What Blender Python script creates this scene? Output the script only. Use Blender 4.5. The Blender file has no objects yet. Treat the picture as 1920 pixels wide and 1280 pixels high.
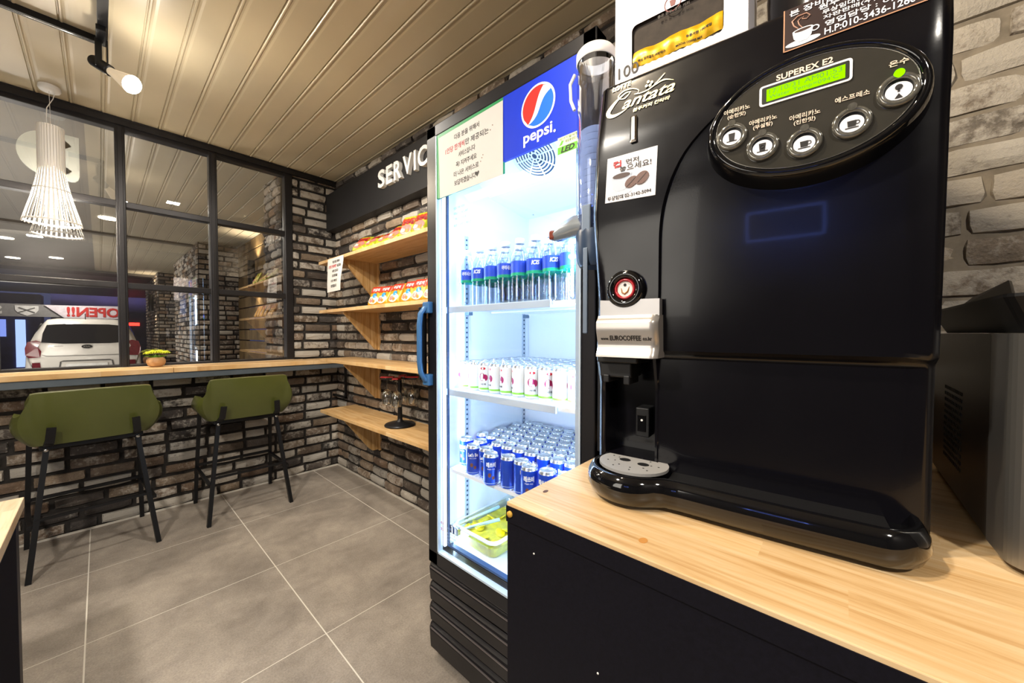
import bpy, bmesh, math, random
from math import sin, cos, pi, radians as R
from mathutils import Vector, Matrix, noise

SC = bpy.context.scene
COL = SC.collection

# ------------------------------------------------------------------ camera, world, exposure
cd = bpy.data.cameras.new('camera'); cam = bpy.data.objects.new('camera', cd); COL.objects.link(cam)
cam.location = (0, 0, 1.30)
cam.rotation_euler = (R(90 - 1.26), 0, R(41.8 - 90))
cd.sensor_width = 36; cd.lens = 691 / 1920 * 36; cd.clip_start = 0.02; cd.clip_end = 200
SC.camera = cam
W = bpy.data.worlds.new('night'); SC.world = W; W.use_nodes = True
W.node_tree.nodes['Background'].inputs[0].default_value = (0.10, 0.12, 0.28, 1)
W.node_tree.nodes['Background'].inputs[1].default_value = 0.35
vs = SC.view_settings
vs.view_transform = 'Standard'; vs.look = 'None'; vs.gamma = 1; vs.use_curve_mapping = False
vs.exposure = 0.55

def light(name, kind, loc, energy, color, size=0.1, rot=None, target=None, spot=None, blend=0.5, sizey=None):
    l = bpy.data.lights.new(name, kind); l.energy = energy; l.color = color
    if kind == 'AREA':
        l.size = size
        if sizey: l.shape = 'RECTANGLE'; l.size_y = sizey
    else:
        l.shadow_soft_size = size
    if kind == 'SPOT': l.spot_size = R(spot); l.spot_blend = blend
    o = bpy.data.objects.new(name, l); COL.objects.link(o); o.location = loc
    if target is not None:
        d = Vector(target) - Vector(loc); o.rotation_euler = d.to_track_quat('-Z', 'Y').to_euler()
    elif rot: o.rotation_euler = rot
    return o

WARM = (1.0, 0.83, 0.60); COOL = (0.50, 0.72, 1.0); NEUT = (1.0, 0.93, 0.82)
# unseen fill lamps added overhead, along the track and by the left wall
light('ceiling_fill', 'AREA', (-0.9, 0.9, 2.70), 46, NEUT, 0.14, rot=(0, 0, 0))
light('ceiling_fill', 'AREA', (-0.6, -1.2, 2.70), 36, NEUT, 0.14, rot=(0, 0, 0))
light('ceiling_fill', 'AREA', (0.55, 2.1, 2.70), 16, NEUT, 0.10, rot=(0, 0, 0))
light('track_and_fill_lamp', 'SPOT', (0.03, 1.6, 2.6), 70, NEUT, 0.04, target=(1.5, 2.7, 1.4), spot=75, blend=0.8)
light('track_and_fill_lamp', 'SPOT', (0.03, 0.6, 2.62), 60, WARM, 0.04, target=(1.4, -0.6, 1.5), spot=95, blend=0.8)
light('left_fill', 'AREA', (-2.2, 1.0, 1.7), 16, NEUT, 1.2, target=(1.0, 2.2, 2.2))

# ------------------------------------------------------------------ node materials
def srgb(h):
    if isinstance(h, str):
        h = h.lstrip('#'); v = [int(h[i:i+2], 16) / 255 for i in (0, 2, 4)]
    else: v = [x / 255 for x in h]
    return tuple((x / 12.92 if x <= .04045 else ((x + .055) / 1.055) ** 2.4) for x in v) + (1,)

class NT:
    def __init__(s, name):
        s.m = bpy.data.materials.new(name); s.m.use_nodes = True
        s.t = s.m.node_tree; s.b = s.t.nodes['Principled BSDF']; s.out = s.t.nodes['Material Output']
    def n(s, k, **kw):
        d = s.t.nodes.new('ShaderNode' + k)
        for a, v in kw.items(): setattr(d, a, v)
        return d
    def l(s, a, b): s.t.links.new(a, b)
    def coord(s, scale=(1, 1, 1)):
        tc = s.n('TexCoord'); mp = s.n('Mapping'); mp.inputs['Scale'].default_value = scale
        s.l(tc.outputs['Object'], mp.inputs[0]); return mp.outputs[0]
    def noise(s, vec, scale, detail=4, rough=.55, dist=0):
        d = s.n('TexNoise'); d.inputs['Scale'].default_value = scale; d.inputs['Detail'].default_value = detail
        d.inputs['Roughness'].default_value = rough; d.inputs['Distortion'].default_value = dist
        s.l(vec, d.inputs['Vector']); return d.outputs['Fac']
    def ramp(s, fac, stops):
        d = s.n('ValToRGB'); e = d.color_ramp.elements
        while len(e) < len(stops): e.new(.5)
        for i, (p, c) in enumerate(stops): e[i].position = p; e[i].color = c
        s.l(fac, d.inputs[0]); return d.outputs[0]
    def mix(s, fac, a, b, mode='MIX'):
        d = s.n('MixRGB', blend_type=mode)
        for k, v in ((0, fac), (1, a), (2, b)):
            if isinstance(v, (float, int)): d.inputs[k].default_value = v
            elif isinstance(v, tuple): d.inputs[k].default_value = v
            else: s.l(v, d.inputs[k])
        return d.outputs[0]
    def math(s, op, a, b=None):
        d = s.n('Math', operation=op)
        for k, v in ((0, a), (1, b)):
            if v is None: continue
            if isinstance(v, (float, int)): d.inputs[k].default_value = v
            else: s.l(v, d.inputs[k])
        return d.outputs[0]
    def bump(s, h, strength=.3, dist=.01):
        d = s.n('Bump'); d.inputs['Strength'].default_value = strength; d.inputs['Distance'].default_value = dist
        s.l(h, d.inputs['Height']); s.l(d.outputs[0], s.b.inputs['Normal'])

MATS = {}
def pm(name, col, rough=.5, metal=0, var=.12, vscale=12, emis=None, es=0, coat=0, trans=0, ior=1.45, alpha=1, bump=0, bscale=200, spec=None):
    if name in MATS: return MATS[name]
    t = NT(name); b = t.b; c = srgb(col)
    v = t.coord()
    if var:
        n = t.noise(v, vscale)
        hi = tuple(min(1, x * (1 + var)) for x in c[:3]) + (1,); lo = tuple(x * (1 - var) for x in c[:3]) + (1,)
        t.l(t.ramp(n, [(.3, lo), (.7, hi)]), b.inputs['Base Color'])
    else: b.inputs['Base Color'].default_value = c
    b.inputs['Roughness'].default_value = rough; b.inputs['Metallic'].default_value = metal
    b.inputs['IOR'].default_value = ior; b.inputs['Alpha'].default_value = alpha
    if coat: b.inputs['Coat Weight'].default_value = coat; b.inputs['Coat Roughness'].default_value = .05
    if trans: b.inputs['Transmission Weight'].default_value = trans
    if spec is not None: b.inputs['Specular IOR Level'].default_value = spec
    if emis: b.inputs['Emission Color'].default_value = srgb(emis); b.inputs['Emission Strength'].default_value = es
    if bump: t.bump(t.noise(v, bscale, 3), bump, .002)
    MATS[name] = t.m; return t.m

def wood(name, axis, c0, c1, c2, rough=.38, lam=.07):
    """laminated pine: lamellas along one axis, each with its own tone, fine grain lines"""
    t = NT(name); tc = t.n('TexCoord'); sp = t.n('SeparateXYZ'); t.l(tc.outputs['Object'], sp.inputs[0])
    along, across = (sp.outputs[0], sp.outputs[1]) if axis == 'X' else (sp.outputs[1], sp.outputs[0])
    if axis == 'Z': along, across = sp.outputs[2], sp.outputs[0]
    row = t.math('FLOOR', t.math('DIVIDE', across, lam))
    seg = t.math('FLOOR', t.math('DIVIDE', t.math('ADD', along, t.math('MULTIPLY', row, .37)), .46))
    cb = t.n('CombineXYZ'); t.l(row, cb.inputs[0]); t.l(seg, cb.inputs[1])
    wn = t.n('TexWhiteNoise'); t.l(cb.outputs[0], wn.inputs['Vector'])
    g = t.n('CombineXYZ')
    t.l(t.math('MULTIPLY', along, 1.6), g.inputs[0]); t.l(t.math('MULTIPLY', across, 26), g.inputs[1])
    t.l(t.math('ADD', t.math('MULTIPLY', wn.outputs[0], 37), sp.outputs[2] if axis != 'Z' else sp.outputs[1]), g.inputs[2])
    gr = t.noise(g.outputs[0], 2.2, 5, .6, .6)
    fine = t.noise(g.outputs[0], 14, 3, .6)
    col = t.ramp(gr, [(.30, c2), (.46, c1), (.62, c0)])
    col = t.mix(t.math('MULTIPLY', fine, .25), col, c2)
    tone = t.ramp(wn.outputs[0], [(0, (.84, .82, .80, 1)), (1, (1.08, 1.06, 1.04, 1))])
    col = t.mix(1.0, col, tone, 'MULTIPLY')
    t.l(col, t.b.inputs['Base Color']); t.b.inputs['Roughness'].default_value = rough
    t.bump(fine, .12, .001); MATS[name] = t.m
    return t.m

def brick_mat():
    t = NT('old_grey_brick'); v = t.coord()
    at = t.n('Attribute', attribute_name='Col')
    n1 = t.noise(v, 9, 6, .65); n2 = t.noise(v, 38, 5, .7); n3 = t.noise(v, 130, 3, .6)
    base = t.mix(1.0, at.outputs['Color'], t.ramp(n1, [(.28, (.55, .53, .52, 1)), (.72, (1.35, 1.32, 1.28, 1))]), 'MULTIPLY')
    base = t.mix(1.0, base, t.ramp(n3, [(.3, (.8, .8, .8, 1)), (.7, (1.2, 1.2, 1.2, 1))]), 'MULTIPLY')
    # chalky lime bloom, in patches, stronger on some bricks (alpha of the brick colour)
    patch = t.math('ADD', t.math('MULTIPLY', n2, .6), t.math('MULTIPLY', n1, .5))
    patch = t.math('ADD', patch, t.math('MULTIPLY', at.outputs['Alpha'], .33))
    msk = t.ramp(patch, [(.62, (0, 0, 0, 1)), (.76, (1, 1, 1, 1))])
    col = t.mix(t.math('MULTIPLY', msk, .60), base, srgb('#cfc8bc'))
    t.l(col, t.b.inputs['Base Color']); t.b.inputs['Roughness'].default_value = .82
    t.bump(t.math('ADD', t.math('MULTIPLY', n2, .7), t.math('MULTIPLY', n3, .5)), .85, .007)
    return t.m

def floor_mat():
    t = NT('grey_porcelain_tile'); tc = t.n('TexCoord'); sp = t.n('SeparateXYZ'); t.l(tc.outputs['Object'], sp.inputs[0])
    v = tc.outputs['Object']
    def grid(o, off, pitch, w):
        a = t.math('DIVIDE', t.math('SUBTRACT', o, off), pitch)
        f = t.math('FRACT', a); d = t.math('MINIMUM', f, t.math('SUBTRACT', 1.0, f))
        return t.math('LESS_THAN', d, w / pitch / 2), t.math('FLOOR', a)
    gx, ix = grid(sp.outputs[0], .633, .695, .0048); gy, iy = grid(sp.outputs[1], 3.03, .692, .0036)
    g = t.math('MAXIMUM', gx, gy)
    cb = t.n('CombineXYZ'); t.l(ix, cb.inputs[0]); t.l(iy, cb.inputs[1])
    wn = t.n('TexWhiteNoise'); t.l(cb.outputs[0], wn.inputs['Vector'])
    n1 = t.noise(v, 3.2, 6, .62, .4); n2 = t.noise(v, 150, 3, .7); n3 = t.noise(v, 16, 5, .6)
    c = t.ramp(n1, [(.25, srgb('#7a7168')), (.5, srgb('#978d82')), (.75, srgb('#b0a598'))])
    c = t.mix(1.0, c, t.ramp(n2, [(.3, (.78, .78, .78, 1)), (.72, (1.22, 1.22, 1.22, 1))]), 'MULTIPLY')
    c = t.mix(.7, c, t.ramp(n3, [(.3, (.86, .86, .86, 1)), (.7, (1.12, 1.12, 1.12, 1))]), 'MULTIPLY')
    c = t.mix(1.0, c, t.ramp(wn.outputs[0], [(0, (.93, .93, .93, 1)), (1, (1.05, 1.05, 1.05, 1))]), 'MULTIPLY')
    c = t.mix(g, c, srgb('#d8d2c6'))
    t.l(c, t.b.inputs['Base Color']); t.b.inputs['Roughness'].default_value = .52
    t.bump(n2, .12, .002); return t.m

def glass_mat(name, tint=(1, 1, 1, 1), refl=.10, ior=1.5, rough=0.0, gcol=(1, 1, 1, 1)):
    t = NT(name); t.t.nodes.remove(t.b)
    tr = t.n('BsdfTransparent'); tr.inputs[0].default_value = tint
    gl = t.n('BsdfGlossy'); gl.inputs['Roughness'].default_value = rough; gl.inputs[0].default_value = gcol
    lw = t.n('LayerWeight'); lw.inputs[0].default_value = .5
    f0 = 2*((ior-1)/(ior+1))**2 + refl      # both faces of the sheet, plus any coating
    f = t.math('MINIMUM', t.math('ADD', f0, t.math('MULTIPLY', t.math('POWER', lw.outputs['Facing'], 5.0), 1-f0)), 1.0)
    mx = t.n('MixShader'); t.l(f, mx.inputs[0]); t.l(tr.outputs[0], mx.inputs[1]); t.l(gl.outputs[0], mx.inputs[2])
    t.l(mx.outputs[0], t.out.inputs[0]); MATS[name] = t.m; return t.m

def emit(name, col, s):
    if name in MATS: return MATS[name]
    t = NT(name); t.t.nodes.remove(t.b); e = t.n('Emission'); e.inputs[0].default_value = srgb(col) if isinstance(col, str) else col
    e.inputs[1].default_value = s; t.l(e.outputs[0], t.out.inputs[0]); MATS[name] = t.m; return t.m

# ------------------------------------------------------------------ mesh builder
class MB:
    def __init__(s): s.v = []; s.f = []; s.mi = []; s.sm = []; s.cur = 0; s.cs = None; s.col = None
    def add(s, vs, fs, smooth=False):
        o = len(s.v); s.v += [tuple(p) for p in vs]
        for f in fs: s.f.append(tuple(i + o for i in f)); s.mi.append(s.cur); s.sm.append(smooth)
        return s
    def box(s, a, b, bev=0, M=None):
        (x0, y0, z0), (x1, y1, z1) = [tuple(min(p, q) for p, q in zip(a, b)), tuple(max(p, q) for p, q in zip(a, b))]
        if bev > 0:
            bm = bmesh.new(); bmesh.ops.create_cube(bm, size=1)
            for v in bm.verts: v.co = Vector(((x0+x1)/2 + v.co.x*(x1-x0), (y0+y1)/2 + v.co.y*(y1-y0), (z0+z1)/2 + v.co.z*(z1-z0)))
            bmesh.ops.bevel(bm, geom=bm.edges[:], offset=min(bev, (x1-x0)*.45, (y1-y0)*.45, (z1-z0)*.45), segments=2, affect='EDGES', profile=.5)
            vs = [v.co.copy() for v in bm.verts]; fs = [tuple(v.index for v in f.verts) for f in bm.faces]; bm.free()
        else:
            vs = [Vector(p) for p in ((x0,y0,z0),(x1,y0,z0),(x1,y1,z0),(x0,y1,z0),(x0,y0,z1),(x1,y0,z1),(x1,y1,z1),(x0,y1,z1))]
            fs = [(0,3,2,1),(4,5,6,7),(0,1,5,4),(1,2,6,5),(2,3,7,6),(3,0,4,7)]
        if M is not None: vs = [M @ v for v in vs]
        return s.add(vs, fs)
    def quad(s, a, b, c, d): return s.add([a, b, c, d], [(0, 1, 2, 3)])
    def loft(s, rings, closed=True, cap=True, smooth=True):
        n = len(rings[0]); vs = [p for r in rings for p in r]; fs = []
        m = n if closed else n - 1
        for i in range(len(rings) - 1):
            for j in range(m):
                k = (j + 1) % n
                fs.append((i*n+j, i*n+k, (i+1)*n+k, (i+1)*n+j))
        s.add(vs, fs, smooth)
        if cap and closed:
            s.add(rings[0], [tuple(reversed(range(n)))]); s.add(rings[-1], [tuple(range(n))])
        return s
    def lathe(s, prof, c=(0,0,0), seg=24, ax='Z', cap=True, smooth=True, M=None):
        rings = []
        for r, h in prof:
            ring = []
            for k in range(seg):
                a = 2*pi*k/seg; x, y = r*cos(a), r*sin(a)
                p = {'Z': (x, y, h), 'X': (h, x, y), 'Y': (y, h, x)}[ax]
                p = Vector(p) + Vector(c) if M is None else M @ Vector(p)
                ring.append(p)
            rings.append(ring)
        return s.loft(rings, True, cap, smooth)
    def tube(s, pts, r, seg=10, cap=True, smooth=True, flat=None):
        pts = [Vector(p) for p in pts]; rings = []
        rr = r if isinstance(r, (list, tuple)) else [r]*len(pts)
        up = None
        for i, p in enumerate(pts):
            d = (pts[min(i+1, len(pts)-1)] - pts[max(i-1, 0)]).normalized()
            if up is None: up = Vector((0,0,1)) if abs(d.z) < .9 else Vector((1,0,0))
            a = d.cross(up).normalized(); b = a.cross(d).normalized(); up = b
            rings.append([p + a*(rr[i]*cos(2*pi*k/seg)) + b*(rr[i]*sin(2*pi*k/seg)) for k in range(seg)])
        return s.loft(rings, True, cap, smooth)
    def bar(s, a, b, w, h, up=(0,0,1)):
        """square-section bar from a to b, w across, h along up"""
        a, b = Vector(a), Vector(b); d = (b-a).normalized(); x = d.cross(Vector(up)).normalized(); y = x.cross(d).normalized()
        r = lambda p: [p + x*w/2*i + y*h/2*j for i, j in ((-1,-1),(1,-1),(1,1),(-1,1))]
        return s.loft([r(a), r(b)], True, True, False)
    def prism(s, poly, h0, h1, f=lambda x, y, h: (x, y, h), smooth=False):
        return s.loft([[f(x, y, h0) for x, y in poly], [f(x, y, h1) for x, y in poly]], True, True, smooth)
    def grid(s, nu, nv, fn, smooth=True):
        vs = [fn(i/nu, j/nv) for i in range(nu+1) for j in range(nv+1)]
        fs = [(i*(nv+1)+j, (i+1)*(nv+1)+j, (i+1)*(nv+1)+j+1, i*(nv+1)+j+1) for i in range(nu) for j in range(nv)]
        return s.add(vs, fs, smooth)

ROOT = {}
def obj(name, mb, mat, parent=None, fix=False, off=None):
    """one mesh object; coordinates in MB are the frame of the thing's root"""
    me = bpy.data.meshes.new(name)
    if off is None: off = ROOT.get(parent.name, (0,0,0)) if parent else (0,0,0)
    me.from_pydata([(v[0]-off[0], v[1]-off[1], v[2]-off[2]) for v in mb.v], [], mb.f)
    for m in (mat if isinstance(mat, (list, tuple)) else [mat]): me.materials.append(m)
    me.polygons.foreach_set('material_index', mb.mi); me.polygons.foreach_set('use_smooth', mb.sm)
    if mb.col:
        ca = me.color_attributes.new('Col', 'FLOAT_COLOR', 'CORNER'); i = 0
        for p in me.polygons:
            c = mb.col[p.index]
            for li in p.loop_indices: ca.data[li].color = c
    if fix:
        bm = bmesh.new(); bm.from_mesh(me); bmesh.ops.recalc_face_normals(bm, faces=bm.faces); bm.to_mesh(me); bm.free()
    me.update()
    o = bpy.data.objects.new(name, me); COL.objects.link(o)
    if parent is not None: o.parent = parent
    ROOT[o.name] = off if parent is not None else off
    return o
def tag(o, label=None, cat=None, group=None, kind=None):
    if label: o['label'] = label
    if cat: o['category'] = cat
    if group: o['group'] = group
    if kind: o['kind'] = kind
    return o
def thing(name, label, cat, loc=(0,0,0), rz=0, group=None, world=True):
    """an Empty at the thing's base; world=True: its parts are written in world coordinates"""
    o = bpy.data.objects.new(name, None); COL.objects.link(o); o.empty_display_size = .05
    o.location = loc; o.rotation_euler = (0, 0, rz); ROOT[o.name] = tuple(loc) if world else (0,0,0)
    return tag(o, label, cat, group)
def single(name, mb, mat, label, cat, base, group=None, fix=False):
    o = obj(name, mb, mat, None, fix, off=base); o.location = base
    return tag(o, label, cat, group)
def struct(name, mb, mat, parent=None, label=None):
    o = obj(name, mb, mat, parent)
    if parent is None: o['kind'] = 'structure'
    if label: o['label'] = label
    return o
def sub(o, lv=1):
    m = o.modifiers.new('smooth', 'SUBSURF'); m.levels = lv; m.render_levels = lv; return o
def copy_tree(o, parent=None, **kw):
    c = o.copy(); COL.objects.link(c); c.parent = parent
    for ch in o.children: copy_tree(ch, c)
    for k in ('label', 'group'):
        if k in kw: c[k] = kw[k]
    return c

def plane(o, right, up, nrm):
    o, right, up, nrm = map(Vector, (o, right, up, nrm))
    return lambda a, b, d=0: o + right*a + up*b + nrm*d

_txt = {}
def txt(body, rect, pf, d=.0006, ext=.0004, bold=0, shear=0, align='CENTER', keep=None, space=1.0, flip=False):
    """letters fitted to a rectangle (a0,b0,a1,b1) of plane function pf; returns an MB. keep='h' keeps the natural width"""
    cu = bpy.data.curves.new('letters', 'FONT'); cu.body = body; cu.size = 1; cu.align_x = align; cu.offset = bold
    cu.resolution_u = 3; cu.shear = shear; cu.space_line = space
    o = bpy.data.objects.new('letters', cu); COL.objects.link(o)
    me = bpy.data.meshes.new_from_object(o.evaluated_get(bpy.context.evaluated_depsgraph_get()))
    bpy.data.objects.remove(o); bpy.data.curves.remove(cu)
    vs = [v.co.copy() for v in me.vertices]; fs = [tuple(p.vertices) for p in me.polygons]
    # boundary edges, for the letters' sides
    cnt = {}
    for f in fs:
        for i in range(len(f)):
            e = (f[i], f[(i+1) % len(f)]); k = tuple(sorted(e)); cnt.setdefault(k, []).append(e)
    bd = [e[0] for e in cnt.values() if len(e) == 1]
    bpy.data.meshes.remove(me); mb = MB()
    if not vs: return mb
    x0 = min(v.x for v in vs); x1 = max(v.x for v in vs); y0 = min(v.y for v in vs); y1 = max(v.y for v in vs)
    a0, b0, a1, b1 = rect
    sx, sy = (a1-a0)/max(1e-6, x1-x0), (b1-b0)/max(1e-6, y1-y0)
    if keep == 'h': sx = sy; a0 = (a0+a1)/2 - (x1-x0)*sx/2
    M = lambda v, h: pf((a0 + ((x1 - v.x) if flip else (v.x-x0))*sx), b0 + (v.y-y0)*sy, h)
    n = len(vs)
    mb.add([M(v, d+ext) for v in vs] + [M(v, d) for v in vs], fs + [(b, a, a+n, b+n) for a, b in bd])
    return mb
def merge(*ms):
    r = MB()
    for m in ms:
        o = len(r.v); r.v += m.v; r.f += [tuple(i+o for i in f) for f in m.f]; r.mi += m.mi; r.sm += m.sm
    return r
def disc(pf, a, b, ra, rb, d0, d1, seg=28, bev=0):
    m = MB(); rg = lambda k, d: [pf(a + (ra-k)*cos(2*pi*i/seg), b + (rb-k)*sin(2*pi*i/seg), d) for i in range(seg)]
    rs = [rg(0, d0), rg(0, d1 - bev)] + ([rg(bev, d1)] if bev else [])
    if not bev: rs = [rg(0, d0), rg(0, d1)]
    return m.loft(rs, True, True, False)
def ring(pf, a, b, ra, rb, w, d0, d1, seg=32):
    m = MB(); rg = lambda k, d: [pf(a + (ra-k)*cos(2*pi*i/seg), b + (rb-k)*sin(2*pi*i/seg), d) for i in range(seg)]
    h = (d1-d0)
    rs = [rg(0, d0), rg(0, d0+h*.6), rg(w*.25, d1), rg(w*.75, d1), rg(w, d0+h*.6), rg(w, d0)]
    return m.loft(rs, True, False, True)
def rrect(a0, b0, a1, b1, r, n=5):
    p = []
    for cx, cy, s in ((a1-r, b1-r, 0), (a0+r, b1-r, 90), (a0+r, b0+r, 180), (a1-r, b0+r, 270)):
        for i in range(n+1): p.append((cx + r*cos(R(s+90*i/n)), cy + r*sin(R(s+90*i/n))))
    return p
def plate(pf, poly, d0, d1):
    m = MB(); return m.loft([[pf(a, b, d0) for a, b in poly], [pf(a, b, d1) for a, b in poly]], True, True, False)
def sst(a, b, x):
    t = max(0, min(1, (x-a)/(b-a))); return t*t*(3-2*t)
# ------------------------------------------------------------------ shared materials
M_BRICK = brick_mat()
M_MORTAR = pm('dark_mortar', '#2b2724', .95, var=.3, vscale=30, bump=.5, bscale=90)
M_FLOOR = floor_mat()
M_CEIL = pm('cream_metal_ceiling', '#b6a98e', .36, 0, var=.04, vscale=3, spec=.6)
M_PINE = wood('pine_along_y', 'Y', srgb('#dec39a'), srgb('#d2b080'), srgb('#b88f5a'))
M_SHELF = wood('shelf_pine', 'Y', srgb('#d3b588'), srgb('#c6a16d'), srgb('#ab8250'), .42, .11)
M_BRK = wood('bracket_pine', 'Z', srgb('#cfae7e'), srgb('#bf9860'), srgb('#9f7744'), .45, .08)
M_BAR = wood('bar_pine', 'X', srgb('#e6c698'), srgb('#d9b27c'), srgb('#c2935a'), .35, .09)
M_BLK = pm('black_steel', '#141416', .42, .2, var=.1)
M_FRAME = pm('window_frame_steel', '#2c2a2b', .38, .5, var=.15, vscale=6)
M_GREYST = pm('grey_steel', '#5d656c', .45, .4, var=.1)
M_WHITE = pm('white_paint', '#e9e7e2', .5, var=.02)
M_PAPER = pm('white_paper', '#d3cec9', .7, var=.02)
M_INK = pm('black_ink', '#181414', .6, var=0)
M_RED = pm('red_ink', '#b8232b', .6, var=0)
M_CHROME = pm('chrome', '#d8d8d8', .12, 1, var=.02)
M_GLASS = glass_mat('window_glass', (.97, .97, .97, 1), .15, 1.5)
XR, YW, ZC = 1.575, 3.728, 2.77

# ------------------------------------------------------------------ brick walls
def brick_wall(name, pf, a0, a1, z0, z1, holes=(), seed=1, rh=.082, bl=.236, tone=1.0, thick=.022, fixcol=None, gap=.021, structure=True, flip=False, colfn=None):
    """a wall of separate irregular bricks standing proud of dark mortar; pf(a, z, d)"""
    rnd = random.Random(seed); m = MB(); m.col = []
    inh = lambda a, z: any(h[0] < a < h[2] and h[1] < z < h[3] for h in holes)
    pal = [(.17,.128,.095), (.105,.082,.066), (.23,.172,.122), (.060,.050,.045), (.30,.228,.160), (.13,.108,.092), (.20,.134,.090), (.080,.068,.062)]
    def addb(A0, A1, Z0, Z1):
        c = pal[rnd.randrange(len(pal))]; k = rnd.uniform(.8, 1.25)*tone
        al = rnd.random()**1.6
        col = (c[0]*k, c[1]*k, c[2]*k, al)
        if colfn: col = colfn((A0+A1)/2, (Z0+Z1)/2, col)
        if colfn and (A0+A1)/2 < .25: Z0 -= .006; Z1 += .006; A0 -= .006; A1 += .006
        t = thick + rnd.uniform(-.006, .006); j = lambda: rnd.uniform(-.003, .003)
        nx = max(2, int((A1-A0)/.055)); nz = 3
        vs = []; 
        for i in range(nx+1):
            for q in range(nz+1):
                ed = (i in (0, nx)) or (q in (0, nz)); corner = (i in (0, nx)) and (q in (0, nz))
                a = A0 + (A1-A0)*i/nx; z = Z0 + (Z1-Z0)*q/nz
                if i in (0, nx) : a += (.004 if i == 0 else -.004)*(2 if corner else 1)*rnd.uniform(.2, 1.4)
                if q in (0, nz) : z += (.003 if q == 0 else -.003)*(2 if corner else 1)*rnd.uniform(0, 1.5)
                vs.append(pf(a, z, t - (.005 if ed else 0) - (.005 if corner else 0) + rnd.uniform(-.0022, .0022)))
        N = lambda i, q: i*(nz+1)+q
        fs = [(N(i,q), N(i+1,q), N(i+1,q+1), N(i,q+1)) for i in range(nx) for q in range(nz)]
        lp = [N(i,0) for i in range(nx+1)] + [N(nx,q) for q in range(1,nz+1)] + [N(i,nz) for i in range(nx-1,-1,-1)] + [N(0,q) for q in range(nz-1,0,-1)]
        base = len(vs); back = [pf(A0, Z0, -.002), pf(A1, Z0, -.002), pf(A1, Z1, -.002), pf(A0, Z1, -.002)]
        o = len(lp)
        for idx in lp:
            i, q = divmod(idx, nz+1)
            vs.append(pf(A0 + (A1-A0)*i/nx, Z0 + (Z1-Z0)*q/nz, -.002))
        for q in range(o): fs.append((lp[q], base+q, base+(q+1) % o, lp[(q+1) % o]))
        if flip: fs = [tuple(reversed(f)) for f in fs]
        n0 = len(m.f); m.cur = 0; m.add(vs, fs, False); m.col += [col]*(len(m.f)-n0)
    r = 0; z = z0
    while z < z1 - .02:
        zt = min(z + rh, z1); a = a0 - (bl/2 if r % 2 else rnd.uniform(0, .03)) - rnd.uniform(0, .02)
        while a < a1:
            L = bl * rnd.choice((1, 1, 1, 1, .98, 1.03, .62)) + rnd.uniform(-.008, .008)
            b0, b1 = max(a, a0) + gap/2, min(a + L, a1) - gap/2
            zz0, zz1 = z + gap*.5 + rnd.uniform(-.001, .0015), zt - gap*.5 + rnd.uniform(-.002, .001)
            if b1 - b0 > .03:
                for h in holes:
                    zm = (zz0+zz1)/2
                    if h[1] < zm < h[3]:
                        if b0 < h[0] < b1: b1 = h[0] - .003
                        elif b0 < h[2] < b1: b0 = h[2] + .003
                if b1 - b0 > .025 and not inh((b0+b1)/2, (zz0+zz1)/2): addb(b0, b1, zz0, zz1)
            a += L
        z += rh; r += 1
    return m

def mortar(m, boxes):
    m.cur = 1; n0 = len(m.f)
    for a, b in boxes: m.box(a, b)
    m.col += [(0.02, .02, .02, 0)]*(len(m.f)-n0)

# right wall (the shop's long brick wall)
pr = plane((XR, 0, 0), (0, 1, 0), (0, 0, 1), (-1, 0, 0))
def paler_bricks(a, z, c):
    # the bricks beside the microwave and their mortar are paler than the rest
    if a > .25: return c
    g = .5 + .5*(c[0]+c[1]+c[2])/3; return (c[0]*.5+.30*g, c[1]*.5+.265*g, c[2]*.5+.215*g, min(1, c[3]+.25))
m = brick_wall('wall_right', pr, -1.6, YW+.02, 0.0, ZC, seed=3, tone=1.0, colfn=paler_bricks)
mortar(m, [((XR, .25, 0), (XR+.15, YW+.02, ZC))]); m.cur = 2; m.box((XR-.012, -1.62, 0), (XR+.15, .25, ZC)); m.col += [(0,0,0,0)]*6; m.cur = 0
struct('wall_right', m, [M_BRICK, M_MORTAR, pm('pale_mortar', '#8a8071', .9, var=.25, vscale=20, bump=.5, bscale=90)], label='rough grey brick wall behind the wooden shelves and the fridge')
# window wall: bricks under the bar and right of the window
pw = plane((0, YW, 0), (1, 0, 0), (0, 0, 1), (0, -1, 0))
m = brick_wall('wall_window', pw, -2.4, XR, 0.0, ZC, holes=[(-3, 1.06, 1.165, 3)], seed=11, tone=.75)
mortar(m, [((-2.4, YW, 0), (XR, YW+.12, 1.06)), ((1.165, YW, 1.06), (XR+.15, YW+.12, ZC))])
struct('wall_window', m, [M_BRICK, M_MORTAR], label='rough grey brick wall under and beside the black framed window')
# walls outside the picture, closing the room
M_PLAS = pm('brown_plaster', '#332f2d', .8, var=.08, vscale=3, bump=.15, bscale=40)
m = MB().box((-2.55, -1.75, 0), (-2.4, YW+.12, ZC)); struct('wall_left', m, M_PLAS)
m = MB().box((-2.4, -1.75, 0), (XR+.15, -1.62, ZC)); struct('wall_back', m, M_PLAS)
# floor
m = MB().box((-2.55, -1.75, -.08), (XR+.15, YW+.12, 0)); struct('floor', m, M_FLOOR, label='grey stone-look floor tiles with pale grout')
m = MB().box((XR-.03, 1.25, 0), (XR-.022, YW-.03, .012)).box((-2.3, YW-.03, 0), (XR-.03, YW-.022, .012))
struct('baseboard_right', m, pm('pale_caulk', '#c9c2b6', .7, var=.1))

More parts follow.
